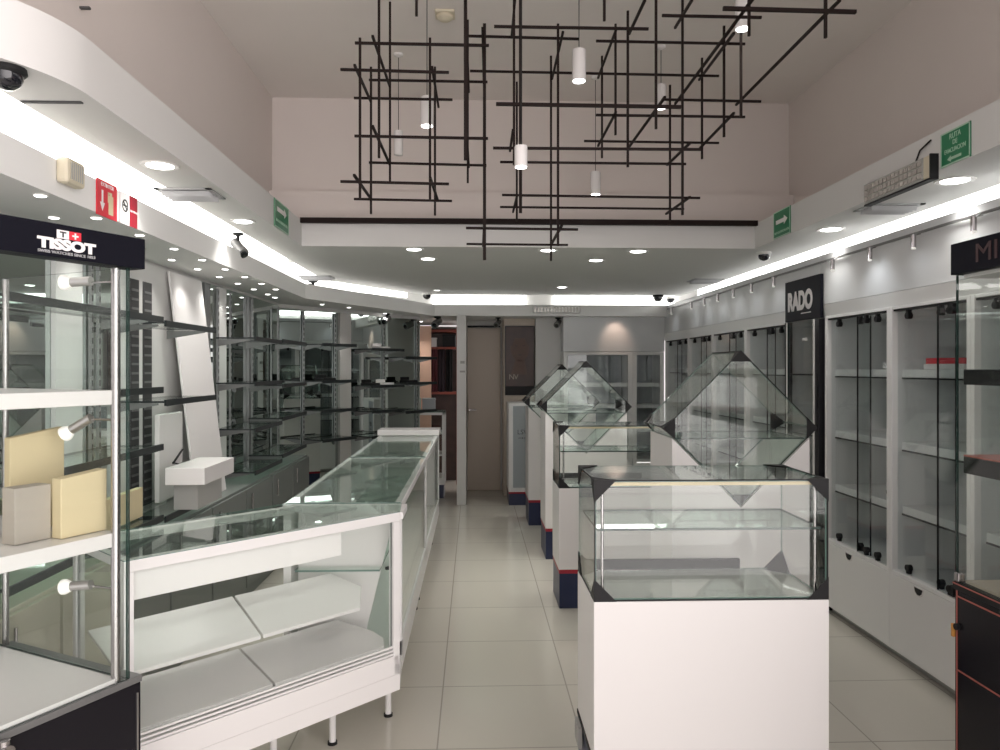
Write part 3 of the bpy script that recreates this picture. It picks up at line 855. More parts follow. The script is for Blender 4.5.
tilt_board([(0.035, 0.06), (0.526, 0.06), (0.486, 0.39), (0.036, 0.39), (-0.02, 0.21), (-0.01, 0.12)], 0.415, 0.06, 0.447, 0.39)
tilt_board([(0.536, 0.06), (1.035, 0.06), (1.035, 0.39), (0.496, 0.39)], 0.415, 0.06, 0.447, 0.39)
tilt_board([(0.11, 0.12), (0.540, 0.12), (0.500, 0.41), (0.055, 0.41), (0.0, 0.26)], 0.578, 0.12, 0.652, 0.41)
tilt_board([(0.550, 0.12), (1.035, 0.12), (1.035, 0.41), (0.510, 0.41)], 0.578, 0.12, 0.652, 0.41)
for u, v in ((0.16, 0.24), (0.43, 0.24), (1.0, 0.1), (0.95, 0.38)):
    q = TA @ Vector((u, v, 0)); k = MB(); leg(k, q.x, q.y, CB); k.build('leg', ['whitem', 'blackm'], t, world=True, smooth=True)
k = MB()
for u, v, z in ((0.02, 0.30, 0.60), (0.03, 0.27, 0.43), (-0.02, 0.10, 0.72)):
    k.box(u - 0.02, u + 0.012, v - 0.006, v + 0.006, z - 0.01, z + 0.002, T=TA)
k.build('shelf_clip', 'blackm', t, world=True)

# ================================================================ cabinet with the black sign on the left
PH = math.radians(28)
f_ = Vector((-math.sin(PH), -math.cos(PH), 0)); s_ = Vector((-math.cos(PH), math.sin(PH), 0))   # along the front to the near left; inwards
K0 = at(141, 680, 2.0); K0.z = 0
TK = Matrix(((f_.x, s_.x, 0, K0.x), (f_.y, s_.y, 0, K0.y), (0, 0, 1, 0), (0, 0, 0, 1)))
KW, KD = 0.68, 0.56
t = thing('sign_cabinet', 'tall glass cabinet on black base under the wide black sign', 'display cabinet', TK @ Vector((KW / 2, KD / 2, 0)))
B = MB(); B.box(0, KW, 0.0, KD, 0.02, 0.715, T=TK); B.build('base', 'black', t, world=True, bev=0.003)
MB().box(-0.001, KW, -0.004, KD, 0.717, 0.735, T=TK).build('base_cap', 'steel', t, world=True, bev=0.002)
MB().box(0.010, 0.014, -0.003, 0.0, 0.03, 0.69, T=TK).build('base_trim', 'alu', t, world=True)
MB().box(0.06, KW - 0.01, 0.012, KD - 0.01, 0.735, 0.745, T=TK).build('deck', 'white', t, world=True)
MB().box(0.05, KW, 0.02, KD - 0.02, 1.455, 1.492, T=TK).build('shelf', 'white', t, world=True, bev=0.002)
MB().box(0.05, KW, 0.02, KD - 0.02, 1.085, 1.122, T=TK).build('shelf', 'white', t, world=True, bev=0.002)
MB().tube(TK @ Vector((0.060, 0.02, 0.735)), TK @ Vector((0.060, 0.02, 1.81)), 0.0115, 16).build('post', 'chrome', t, world=True, smooth=True)
MB().tube(TK @ Vector((0.03, KD - 0.02, 0.735)), TK @ Vector((0.03, KD - 0.02, 1.81)), 0.009, 16).build('post', 'chrome', t, world=True, smooth=True)
MB().tube(TK @ Vector((KW - 0.03, 0.02, 0.735)), TK @ Vector((KW - 0.03, 0.02, 1.81)), 0.0115, 16).build('post', 'chrome', t, world=True, smooth=True)
MB().pane(0.034, KW, 0.0, 0.006, 0.736, 1.812, TK).build('glass_front', ['glass', 'gedge'], t, world=True)
MB().pane(0.034, 0.040, 0.007, KD, 0.736, 1.812, TK).build('glass_side', ['glass', 'gedge'], t, world=True)
MB().pane(0.041, KW, KD - 0.006, KD, 0.746, 1.812, TK).build('glass_back', ['glass', 'gedge'], t, world=True)
sg = MB(); sg.box(-0.002, KW + 0.02, -0.014, 0.05, 1.812, 1.892, T=TK)
sgo = sg.build('sign_board', 'signnavy', t, world=True, bev=0.002)
# lettering reads from near left (large u) to far right (u = 0)
def sign_T(u, z):
    return frame_T(TK @ Vector((u, -0.0155, z)), -f_, (0, 0, 1))
text('lettering', 'TISSOT', 0.033, 'ink', t, sign_T(0.215, 1.842), sx=1.36, bold=0.0018)
text('tagline', 'SWISS WATCHES SINCE 1853', 0.0095, 'ventd', t, sign_T(0.215, 1.823), sx=1.18)
q = sign_T(0.212, 1.868)
MB().box(-0.030, 0.0, -0.010, 0.010, 0, 0.001, T=q).build('emblem_field', 'ink', t, world=True)
MB().box(0.001, 0.031, -0.010, 0.010, 0, 0.001, T=q).build('emblem_field', 'redsign', t, world=True)
e = MB(); e.box(-0.023, -0.007, 0.003, 0.0065, 0.0005, 0.0016, T=q).box(-0.017, -0.013, -0.007, 0.003, 0.0005, 0.0016, T=q); e.build('emblem_letter', 'inkd', t, world=True)
e = MB(); e.box(0.008, 0.024, -0.002, 0.002, 0.0005, 0.0016, T=q).box(0.014, 0.018, -0.0075, 0.0075, 0.0005, 0.0016, T=q); e.build('emblem_cross', 'ink', t, world=True)
for z, dz in ((1.775, -0.002), (1.415, -0.032), (0.975, -0.006)):
    sp = MB(); sp.tube(TK @ Vector((0.060, 0.03, z)), TK @ Vector((0.070, 0.098, z)), 0.003, 8)
    arm = sp.build('spotlight_arm', 'chrome', t, world=True)
    a_, b_ = TK @ Vector((0.072, 0.100, z + 0.004)), TK @ Vector((0.090, 0.152, z + 0.004 + dz))
    MB().tube(a_, b_, 0.0125, 16).build('spotlight_head', 'alu', arm, world=True, smooth=True)
    dr = (b_ - a_).normalized()
    MB().tube(b_, b_ + dr * 0.018, 0.012, 16, r2=0.020).tube(b_ + dr * 0.018, b_ + dr * 0.026, 0.020, 16).build('spotlight_bulb', 'frost', arm, world=True, smooth=True)
lk = MB()
lk.tube(TK @ Vector((0.365, -0.002, 0.70)), TK @ Vector((0.365, -0.035, 0.70)), 0.016, 14)
lk.tube(TK @ Vector((0.365, -0.02, 0.655)), TK @ Vector((0.365, -0.02, 0.725)), 0.012, 14)
lk.tube(TK @ Vector((0.39, -0.02, 0.66)), TK @ Vector((0.39, -0.02, 0.70)), 0.018, 14)
lk.build('lock', 'chrome', t, world=True, smooth=True)

def kblock(label, u0, u1, v0, v1, z0, z1, m, slope=0.0):
    b = MB()
    P = [(u0, v0, z0), (u1, v0, z0), (u1, v1, z0), (u0, v1, z0), (u0, v0, z1), (u1, v0, z1 - slope), (u1, v1, z1 - slope), (u0, v1, z1)]
    b._add(P, [(0, 1, 2, 3), (4, 5, 6, 7), (0, 1, 5, 4), (1, 2, 6, 5), (2, 3, 7, 6), (3, 0, 4, 7)], 0, TK)
    return solo(b, 'display_block', m, label, 'display block', bev=0.002)

kblock('cream display block with shade-coloured side on the middle white shelf', 0.052, 0.178, 0.065, 0.10, 1.1235, 1.285, 'cream', 0.012)
kblock('block coloured as the shaded side of the cream block', 0.180, 0.27, 0.10, 0.15, 1.1235, 1.26, 'creamshade')  # shaded side face of the cream block, built as its own darker block
kblock('tall cream board standing behind the other blocks on the middle shelf', 0.055, 0.20, 0.235, 0.26, 1.1235, 1.39, 'cream', 0.02)
kblock('tall cream board standing at the near end of the middle shelf', 0.26, 0.36, 0.24, 0.28, 1.1235, 1.36, 'cream')

# ================================================================ left mirrored wall
XW = -1.82
def wbox(x0, x1, y0, y1, z0, z1):
    return MB().box(x0, x1, y0, y1, z0, z1)

solo(wbox(XW + 0.001, XW + 0.008, 2.30, 3.86, 0.76, 2.128), 'wall_mirror', 'mirror', 'tall wall mirror seen through the black-signed glass cabinet', 'mirror')
solo(wbox(XW + 0.001, XW + 0.008, 5.02, 7.05, 0.76, 2.128), 'wall_mirror', 'mirror', 'tall wall mirror beyond the leaning white boards', 'mirror')
solo(MB().box(0.02, obl - 0.02, 0.02, 2.11, -0.011, -0.004, T=TO), 'wall_mirror', 'mirror', 'slanting wall mirror at the rear corner left of the white column', 'mirror')
t = thing('slotted_backing', 'off-white wall panel with two dark slotted columns behind the glass shelves', 'wall panel', (XW + 0.02, 4.43, 0.76))
MB().box(XW + 0.001, XW + 0.022, 3.87, 5.01, 0.76, 2.128).build('board', 'soffit', t, world=True)
for y0, y1 in ((3.99, 4.09), (4.14, 4.25)):
    c = MB().box(XW + 0.0225, XW + 0.026, y0, y1, 0.8, 2.02).build('slot_column', 'dark', t, world=True)
    s = MB()
    for i in range(24):
        z = 0.83 + i * 0.049
        s.box(XW + 0.026, XW + 0.030, y0 + 0.012, y1 - 0.012, z, z + 0.012)
    s.build('rungs', 'steel', c, world=True)
solo(wbox(XW + 0.009, XW + 0.03, 3.28, 3.50, 0.76, 2.12), 'wall_pilaster', 'cab', 'pale pilaster strip between mirrors behind the black-signed cabinet', 'pilaster')
solo(wbox(XW + 0.009, XW + 0.03, 5.34, 5.50, 0.76, 2.12), 'wall_pilaster', 'soffit', 'pale pilaster strip just beyond the leaning white boards', 'pilaster')
solo(wbox(XW + 0.009, XW + 0.03, 5.06, 5.17, 0.76, 2.12), 'wall_pilaster', 'steel', 'dark grey pilaster strip touching the leaning white boards', 'pilaster')
solo(wbox(XW + 0.009, XW + 0.03, 6.05, 6.15, 0.76, 2.12), 'wall_pilaster', 'steel', 'dark grey pilaster strip nearest the slanting mirror', 'pilaster')


def standard(T, label, z1=2.1):
    """slotted shelf upright: T has x along the wall, y up, z out of the wall"""
    b = MB(); b.box(-0.010, 0.010, 0.78, z1, 0.0, 0.014, 0, T)
    n = 26
    for i in range(n):
        y = 0.82 + i * (z1 - 0.86) / (n - 1)
        b.box(-0.006, 0.006, y, y + 0.028, 0.0135, 0.0146, 1, T)
    solo(b, 'slotted_upright', ['slot', 'ventk'], label, 'shelf upright', group=None)


TL = lambda y: frame_T((XW + 0.031, y, 0), (0, 1, 0), (0, 0, 1))
for y, lab in ((3.56, 'slotted metal upright, first right of the pale pilaster behind the glass cabinet'), (3.63, 'slotted metal upright, second right of the pale pilaster behind the glass cabinet'),
               (2.72, 'slotted metal upright behind the near end of the glass cabinet'), (5.29, 'slotted metal upright left of the pilaster beyond the boards'),
               (5.56, 'slotted metal upright right of the pilaster beyond the boards'), (6.10, 'slotted metal upright over the dark grey pilaster by the slanting mirror'), (6.9, 'slotted metal upright at the end of the straight mirror')):
    standard(TL(y), lab)
TOB = lambda u: TO @ Matrix.Translation((u, 0, 0.0))
for u, lab in ((0.30, 'slotted metal upright at the near edge of the slanting mirror'), (0.72, 'slotted metal upright beside the grey post on the slanting mirror'), (1.45, 'slotted metal upright in the rear half of the slanting mirror'), (2.02, 'slotted metal upright at the far edge of the slanting mirror')):
    standard(TOB(u) @ Matrix.Translation((0, 0, 0.002)), lab)
solo(MB().box(0.77, 0.93, 0.0, 2.11, -0.003, 0.03, T=TO), 'mirror_post', 'postgrey', 'pale grey post standing on the slanting mirror', 'post', bev=0.003)


def glass_shelf(T, w_, d_, z, label, brackets=(0.05, 0.95)):
    """shelf on two brackets; T: x along wall, y up, z out"""
    org = T @ Vector((w_ / 2, z, d_ / 2))
    t = thing('glass_shelf', label, 'glass shelf', org, group=None)
    MB().pane(0.004, w_ - 0.004, z, z + 0.010, 0.016, d_, T).build('pane', ['gtop', 'shelfedge'], t, world=True)
    MB().box(0.004, w_ - 0.004, z - 0.014, z + 0.016, d_ + 0.0002, d_ + 0.010, T=T).build('edge_strip', 'shelfedge', t, world=True)
    for u in brackets:
        b = MB(); x = w_ * u
        b.prism([(0.016, z - 0.002), (0.016, z - 0.05), (d_ * 0.85, z - 0.012), (d_ * 0.85, z - 0.002)], -0.004, 0.004,
                T=T @ Matrix(((0, 0, 1, x), (0, 1, 0, 0), (1, 0, 0, 0), (0, 0, 0, 1))))
        b.build('bracket', 'steel', t, world=True)
    return t


lev = {1.77: 'top', 1.44: 'second', 1.165: 'third', 0.83: 'lowest'}
for y0, y1, zs, nm in ((2.45, 3.665, (1.78, 1.444, 1.17, 0.83), 'behind the glass cabinet'),
                       (3.685, 4.40, (1.765, 1.38, 0.815), 'above the white riser'),
                       (5.18, 5.90, (1.75, 1.44, 1.125, 0.83), 'by the far pilaster'),
                       (5.92, 6.75, (1.76, 1.41, 1.15, 0.86), 'at the straight mirror end')):
    for i, z in enumerate(zs):
        nme = ['top', 'second', 'third', 'lowest'][i] if len(zs) == 4 else ['top', 'middle', 'lowest'][i]
        glass_shelf(frame_T((XW + 0.046, y0, 0), (0, 1, 0), (0, 0, 1)), y1 - y0, 0.275, z, '%s dark-edged glass shelf %s' % (nme, nm))
for u0, u1, zs, nm in ((0.28, 0.74, (1.77, 1.42, 1.14, 0.86), 'left of the grey mirror post'),
                       (0.96, 1.47, (1.74, 1.36, 1.10, 0.84), 'right of the grey mirror post'),
                       (1.49, 2.04, (1.66, 1.38, 1.07, 0.82), 'at the mirror end by the red shelving')):
    for i, z in enumerate(zs):
        glass_shelf(TO @ Matrix.Translation((u0, 0, 0.012)), u1 - u0, 0.27, z, '%s dark-edged glass shelf %s' % (['top', 'second', 'third', 'lowest'][i], nm))

# base cabinets under the mirrored wall
for y0, y1, lab in ((2.42, 3.20, 'beige low cabinet under the shelves behind the glass cabinet'), (3.205, 4.40, 'dark grey low cabinet under the slotted panel'),
                    (4.405, 5.70, 'dark grey low cabinet under the far pilaster'), (5.705, 6.95, 'dark grey low cabinet at the end of the straight mirror')):
    t = thing('low_cabinet', lab, 'cabinet', (-1.66, (y0 + y1) / 2, 0))
    cm = 'beigelo' if lab.startswith('beige') else 'beigecab'
    MB().box(XW + 0.002, -1.53, y0, y1, 0.0, 0.755).build('carcass', cm, t, world=True, bev=0.003)
    for k in range(2):
        a, b = y0 + 0.01 + k * (y1 - y0) / 2, y0 - 0.01 + (k + 1) * (y1 - y0) / 2
        d = MB().box(-1.529, -1.511, a, b, 0.08, 0.74).build('door', cm, t, world=True, bev=0.002)
        MB().tube((-1.498, a + 0.08, 0.58), (-1.498, a + 0.08, 0.70), 0.006, 10).build('handle', 'chrome', d, world=True)

# leaning white boards
def lean_board(y0, y1, z0, z1, x0, x1, label):
    b = MB(); th = 0.012
    P = [(x0, y0, z0), (x0, y1, z0), (x1, y1 + 0.0, z1), (x1, y0 + 0.0, z1)]
    P += [(x - th, y, z) for x, y, z in P]
    b._add(P, [(0, 1, 2, 3), (7, 6, 5, 4), (0, 1, 5, 4), (1, 2, 6, 5), (2, 3, 7, 6), (3, 0, 4, 7)])
    solo(b, 'display_board', 'white', label, 'display board', bev=0.002)

lean_board(4.44, 4.96, 0.757, 2.115, -1.615, -1.775, 'tall white board leaning on the wall behind the glass shelves')
# white riser with black mark
t = thing('display_riser', 'white display riser on a grey block with a black angle mark', 'display riser', (-1.50, 4.1, 0.829))
MB().box(-1.52, -1.40, 3.86, 4.22, 0.832, 0.964).build('block', 'greyb', t, world=True)
MB().box(-1.54, -1.345, 3.80, 4.26, 0.965, 1.05).build('tray', 'white', t, world=True, bev=0.003)
MB().box(-1.70, -1.675, 4.06, 4.38, 0.832, 1.30).build('upright', 'white', t, world=True, bev=0.002)
a = MB(); a.bar((-1.673, 4.37, 1.085), (-1.673, 4.23, 1.02), 0.016, 0.006).bar((-1.673, 4.23, 1.025), (-1.673, 4.37, 0.99), 0.016, 0.006)
a.build('angle_mark', 'blackm', t, world=True)
solo(MB().box(-1.60, -1.57, 3.20, 3.62, 0.8465, 0.985), 'display_block', 'cream', 'cream display block on the lowest shelf behind the angled counter', 'display block', bev=0.002)
# dark display trays on the slanting mirror shelves
for k, (u, z, lab, m) in enumerate(((1.0, 1.3705, 'black display tray on the second shelf right of the mirror post', 'blackm'), (1.22, 1.3705, 'white card holder beside the black tray', 'white'),
                                    (1.16, 1.7505, 'small white card holder on the top shelf right of the mirror post', 'white'), (1.62, 1.3905, 'black display tray on the second shelf by the red shelving', 'blackm'),
                                    (0.36, 1.4305, 'black display tray left of the mirror post', 'blackm'))):
    b = MB(); b.box(u, u + 0.16, z, z + 0.025, 0.09, 0.22, T=TO); b.box(u + 0.01, u + 0.15, z + 0.025, z + 0.06, 0.09, 0.105, T=TO)
    solo(b, 'display_tray', m, lab, 'display tray', bev=0.003)

# ================================================================ right-hand cabinets
def cabinet(label, y0, y1, nshelf=(1.50, 1.115, 0.775), clips=True, drawer=True, shift=0.06):
    t = thing('wall_cabinet', label, 'cabinet', (2.45, (y0 + y1) / 2, 0), group='glass-door cabinets along the right-hand wall')
    w_ = 0.026; c = MB()
    c.box(XR, 2.70, y0, y0 + w_, 0.05, 1.878).box(XR, 2.70, y1 - w_, y1, 0.05, 1.878)
    c.box(XR + 0.002, 2.70, y0 + w_, y1 - w_, 0.455, 0.475).box(XR + 0.002, 2.70, y0 + w_, y1 - w_, 1.862, 1.878)
    c.build('carcass', 'cab', t, world=True, bev=0.002)
    MB().box(2.70, 2.715, y0, y1, 0.05, 1.878).build('back_panel', 'cabin', t, world=True)
    MB().box(XR + 0.05, 2.70, y0, y1, 0.0, 0.05).build('toe_kick', 'greyb', t, world=True)
    for z in nshelf:
        s = MB().box(XR + 0.055, 2.70, y0 + w_ + 0.001, y1 - w_ - 0.001, z, z + 0.042).build('shelf', 'cab', t, world=True, bev=0.002)
        MB().box(XR + 0.053, XR + 0.07, y0 + w_ + 0.001, y1 - w_ - 0.001, z - 0.009, z - 0.0005).build('shelf_seal', 'blackm', s, world=True)
    MB().box(XR + 0.008, XR + 0.045, y0 + w_, y1 - w_, 1.852, 1.862).build('track', 'blackm', t, world=True)
    ym = (y0 + y1) / 2
    yo = ym - shift
    for k, (a, b, x) in enumerate(((y0 + w_ + 0.002, yo + 0.05, XR + 0.012), (yo - 0.06, y1 - w_ - 0.002, XR + 0.030))):
        d = MB().pane(x, x + 0.006, a, b, 0.477, 1.85).build('glass_door', ['gdoor', 'gdoor'], t, world=True)
        e = b if k == 0 else a
        MB().box(x - 0.001, x + 0.007, e - 0.002, e + 0.002, 0.477, 1.85).build('door_seal', 'blackm', d, world=True)
        if clips:
            for yy in (a + 0.11, b - 0.10):
                for zz, dz in ((0.510, 1), (1.822, -1)):
                    MB().tube((x - 0.012, yy, zz), (x + 0.014, yy, zz), 0.017, 16).box(x - 0.008, x + 0.012, yy - 0.010, yy + 0.010, zz - 0.03 * dz, zz, T=None).build('clip', 'blackm', d, world=True)
    if drawer:
        dr = MB().box(XR - 0.001, XR + 0.018, y0 + 0.004, y1 - 0.004, 0.052, 0.453).build('drawer_front', 'cab', t, world=True, bev=0.002)
        h = MB(); Th = frame_T((XR - 0.0015, ym + 0.06, 0.428), (0, -1, 0), (0, 0, 1))
        h.prism([(-0.045, 0.018), (0.045, 0.018), (0.033, -0.012), (0.012, -0.025), (-0.012, -0.025), (-0.033, -0.012)], -0.001, 0.0015, T=Th)
        h.build('handle_rim', 'white', dr, world=True)
        h = MB(); h.prism([(-0.035, 0.015), (0.035, 0.015), (0.026, -0.007), (0.010, -0.018), (-0.010, -0.018), (-0.026, -0.007)], 0.0012, 0.003, T=Th)
        h.build('handle_notch', 'blackm', dr, world=True)
    return t


Y = lambda px: yd(2.23 * 751 / (px - 474), 2.23)
ys = [Y(824.5), Y(889), Y(970), yd(2.72, 2.23)]
cabinet('glass-door cabinet directly before the black lettered tower', ys[1] + 0.001, ys[0] - 0.001)
cabinet('glass-door cabinet holding the red and white box', ys[2] + 0.001, ys[1] - 0.001, shift=0.12)
cabinet('glass-door cabinet hidden behind the copper-lined black cabinet', ys[3] + 0.001, ys[2] - 0.001)
fs = [Y(787.5), Y(745), Y(712), Y(688), Y(665)]
for i, lab in enumerate(('glass-door cabinet just past the black lettered tower', 'second glass-door cabinet past the black lettered tower', 'third glass-door cabinet past the black lettered tower', 'end glass-door cabinet in the far rear corner')):
    cabinet(lab, fs[i] + 0.001, fs[i + 1] - 0.001)

# things on those shelves
t = thing('flat_box', 'red and white box on the top shelf behind glass', 'box', (2.43, 3.64, 1.543))
MB().box(2.32, 2.54, 3.48, 3.80, 1.543, 1.570).build('tray', 'white', t, world=True)
MB().box(2.32, 2.53, 3.48, 3.78, 1.571, 1.60).build('lid', 'redsign', t, world=True)
solo(MB().box(2.40, 2.66, 4.02, 4.30, 0.818, 0.84).box(2.46, 2.64, 4.04, 4.2, 0.84, 0.868), 'flat_box', 'blackm', 'low black box on the lower shelf before the lettered tower', 'box', bev=0.003)

# black lettered tower
ty0, ty1 = Y(823.6), Y(788.5)
t = thing('lettered_tower', 'tall black glass tower with white lettering between the cabinets', 'display tower', (2.4, (ty0 + ty1) / 2, 0))
MB().box(2.20, 2.68, ty0 + 0.003, ty1 - 0.003, 0.0, 0.70).build('base', 'black', t, world=True, bev=0.003)
f = MB()
f.box(2.20, 2.26, ty0 + 0.003, ty0 + 0.06, 0.701, 1.868).box(2.20, 2.24, ty1 - 0.04, ty1 - 0.003, 0.701, 1.868)
f.box(2.62, 2.68, ty0 + 0.003, ty1 - 0.003, 0.701, 1.868).box(2.26, 2.62, ty0 + 0.003, ty0 + 0.012, 0.701, 1.868)
f.build('frame', 'black', t, world=True, bev=0.002)
MB().box(2.193, 2.2, ty0 + 0.062, ty0 + 0.076, 0.71, 1.865).box(2.193, 2.2, ty1 - 0.052, ty1 - 0.042, 0.71, 1.865).build('chrome_strip', 'ring', t, world=True)
MB().pane(2.206, 2.212, ty0 + 0.08, ty1 - 0.052, 0.705, 1.866).build('glass_door', ['gdoor', 'gedge'], t, world=True)
MB().box(2.61, 2.62, ty0 + 0.012, ty1 - 0.04, 0.701, 1.868).build('back_panel', 'dark', t, world=True)
for z in (1.10, 1.50):
    MB().pane(2.22, 2.60, ty0 + 0.09, ty1 - 0.045, z, z + 0.01).build('glass_shelf', ['gtop', 'shelfedge'], t, world=True)
MB().box(2.205, 2.227, ty0 - 0.004, ty1 + 0.002, 1.872, 2.152).build('sign_board', 'signnavy', t, world=True, bev=0.002)
T = frame_T((2.2045, (ty0 + ty1) / 2 + 0.03, 2.000), (0, -1, 0), (0, 0, 1))
text('lettering', 'RADO', 0.168, 'ink', t, T, sx=0.80, bold=0.009)
MB().box(0.02, 0.17, -0.085, -0.079, 0, 0.001, T=T).build('underline', 'ink', t, world=True)
text('small_lettering', 'SWISS', 0.03, 'ink', t, frame_T((2.2045, ty0 + 0.22, 1.74), (0, -1, 0), (0, 0, 1)))

# track rail and its little spotlights on the bulkhead
solo(MB().bar((XR - 0.012, 1.4, 2.226), (XR - 0.012, 8.55, 2.226), 0.012, 0.010), 'spotlight_rail', 'steel', 'thin grey rail running along the bulkhead over the glass-door cabinets', 'rail')
names = ['first', 'second', 'third', 'fourth', 'fifth', 'sixth', 'seventh', 'eighth', 'ninth', 'tenth', 'eleventh']
for i, dd in enumerate((3.28, 3.73, 4.14, 4.57, 5.47, 5.91, 6.32, 6.72, 7.12, 7.54, 8.3)):
    y = yd(dd, 2.22)
    t = thing('track_spotlight', 'small chrome spotlight on the bulkhead rail, %s from the entrance end' % names[i], 'spotlight', (XR - 0.03, y, 2.13), group='chrome spotlights on the bulkhead rail')
    MB().tube((XR - 0.018, y, 2.224), (XR - 0.05, y, 2.205), 0.003, 8).tube((XR - 0.05, y - 0.06, 2.205), (XR - 0.05, y + 0.06, 2.209), 0.0022, 8).build('arm', 'steel', t, world=True)
    MB().tube((XR - 0.05, y, 2.212), (XR - 0.05, y, 2.148), 0.0125, 14).build('head', 'chrome', t, world=True, smooth=True)
    MB().tube((XR - 0.05, y, 2.148), (XR - 0.05, y, 2.140), 0.0105, 14).build('lens', 'frost', t, world=True, smooth=True)
    light('spotlight_glow', 'SPOT', (-0.16, 0, 0.03), 1.5 if i == 2 else 0.45, t, size=0.04, col=(0.93, 0.97, 1.0), rot=(0, -0.7, 0), spot=1.9, blend=1.0)

# ================================================================ copper-lined black cabinet at the right
MX = 1.75
my1 = yd(2.735, MX); my0 = 1.1
t = thing('copper_lined_cabinet', 'black cabinet with copper lines and lettered sign before the glass-door cabinets', 'display cabinet', (1.97, (my0 + my1) / 2, 0))
MB().box(MX, 2.20, my0, my1, 0.02, 0.745).build('base', 'black', t, world=True, bev=0.003)
MB().box(MX - 0.006, 2.20, my0, my1 + 0.004, 0.747, 0.775).build('base_cap', 'blackm', t, world=True, bev=0.002)
cl = MB()
cl.box(MX - 0.003, MX, my0, my1 - 0.012, 0.722, 0.727).box(MX - 0.003, MX, my0, my1 - 0.012, 0.455, 0.460).box(MX - 0.003, MX, my1 - 0.016, my1 - 0.011, 0.03, 0.745)
cl.box(MX - 0.009, MX - 0.006, my0, my1, 0.768, 0.772)
cl.build('copper_line', 'copper', t, world=True)
MB().box(MX + 0.02, 2.19, my0, my1 - 0.03, 0.776, 0.786).build('deck', 'tan', t, world=True)
MB().box(MX + 0.012, 2.18, my0, my1 - 0.03, 1.172, 1.232).build('shelf', 'blackm', t, world=True, bev=0.002)
MB().box(MX + 0.012, 2.18, my0, my1 - 0.03, 1.233, 1.238).build('shelf_top', 'copper', t, world=True)
MB().box(MX + 0.012, 2.18, my0, my1 - 0.03, 1.49, 1.545).build('shelf', 'blackm', t, world=True, bev=0.002)
MB().pane(MX + 0.002, MX + 0.008, my0, my1 - 0.004, 0.776, 1.886).build('glass_front', ['glass', 'gedge'], t, world=True)
MB().pane(MX + 0.008, 2.18, my1 - 0.010, my1 - 0.004, 0.776, 1.886).build('glass_end', ['glass', 'gedge'], t, world=True)
MB().box(MX - 0.012, 2.10, my0, my1 + 0.006, 1.888, 2.00).build('sign_board', 'signnavy', t, world=True, bev=0.002)
MB().box(MX + 0.02, 2.08, my0, my1 - 0.02, 1.874, 1.887).build('light_panel', 'white', t, world=True)
T = frame_T((MX - 0.0125, my1 - 0.125, 1.944), (0, -1, 0), (0, 0, 1))
text('lettering', 'MIDO', 0.092, 'inkred', t, T, sx=1.3, align='LEFT')
MB().box(MX - 0.006, MX + 0.02, my1 - 0.028, my1 - 0.002, 0.776, 0.81).build('glass_clip', 'chrome', t, world=True, bev=0.004)
MB().box(MX - 0.011, MX, my1 - 0.006, my1 + 0.008, 0.572, 0.62).build('latch', 'orange', t, world=True, bev=0.003)
MB().tube((MX - 0.012, my1 - 0.02, 0.615), (MX, my1 - 0.02, 0.615), 0.012, 12).build('lock', 'blackm', t, world=True)

# ================================================================ far end
# grey door
t = thing('panel_door', 'flush grey-brown door at the far end of the aisle', 'door', (0.12, 9.53, 0))
MB().box(-0.085, 0.335, 9.505, 9.545, 0.004, 2.055).build('leaf', 'brownlam', t, world=True, bev=0.003)
MB().tube((-0.05, 9.505, 1.02), (-0.05, 9.47, 1.02), 0.012, 12).tube((-0.05, 9.472, 1.02), (0.03, 9.472, 1.02), 0.009, 12).build('handle', 'chrome', t, world=True, smooth=True)
solo(MB().box(-0.085, 0.335, 9.465, 9.496, 2.062, 2.085), 'door_track', 'blackm', 'thin dark bar above the grey-brown door', 'bar')
solo(MB().box(-0.155, -0.105, 8.49, 8.4995, 1.60, 1.63).box(-0.16, -0.10, 8.495, 8.4995, 1.50, 1.52), 'switch_plate', 'greyb', 'small grey plates on the white column', 'switch')
# framed poster
t = thing('framed_poster', 'dark framed portrait poster above the lettered pedestal', 'poster', (0.56, 9.09, 1.2))
MB().box(0.375, 0.735, 9.08, 9.099, 1.22, 2.06).build('frame', 'blackm', t, world=True, bev=0.003)
MB().box(0.387, 0.723, 9.077, 9.08, 1.33, 2.05).build('picture', 'posterbg', t, world=True)
T = frame_T((0.555, 9.0765, 1.80), (1, 0, 0), (0, 0, 1))
fc = MB(); fc.prism([(0.115 * math.cos(a) * (1 - 0.18 * math.sin(a - 0.4) * 0), 0.17 * math.sin(a)) for a in [2 * math.pi * i / 28 for i in range(28)]], -0.0005, 0.001, T=T)
fc.prism([(-0.05, -0.15), (0.06, -0.15), (0.09, -0.33), (-0.11, -0.33)], -0.0005, 0.001, T=T)
fc.build('printed_face', 'skin', t, world=True)
fh = MB(); fh.prism([(0.15 * math.cos(a), 0.20 * math.sin(a) + 0.03) for a in [math.radians(d) for d in range(-10, 191, 12)]] + [(-0.09, 0.02), (-0.06, 0.11), (0.06, 0.11), (0.10, 0.02)], 0.001, 0.002, T=T)
for x in (-0.045, 0.045):
    fh.prism([(x - 0.025, 0.018), (x, 0.028), (x + 0.025, 0.018), (x, 0.010)], 0.001, 0.002, T=T)
fh.prism([(-0.03, -0.09), (0, -0.08), (0.03, -0.09), (0, -0.103)], 0.001, 0.002, T=T)
fh.build('printed_hair', 'posterbg', t, world=True)
text('lettering', 'N', 0.09, 'tan', t, T @ Matrix.Translation((-0.10, -0.36, 0.001)))
text('lettering', 'V', 0.09, 'tan', t, T @ Matrix.Translation((-0.045, -0.36, 0.001)))

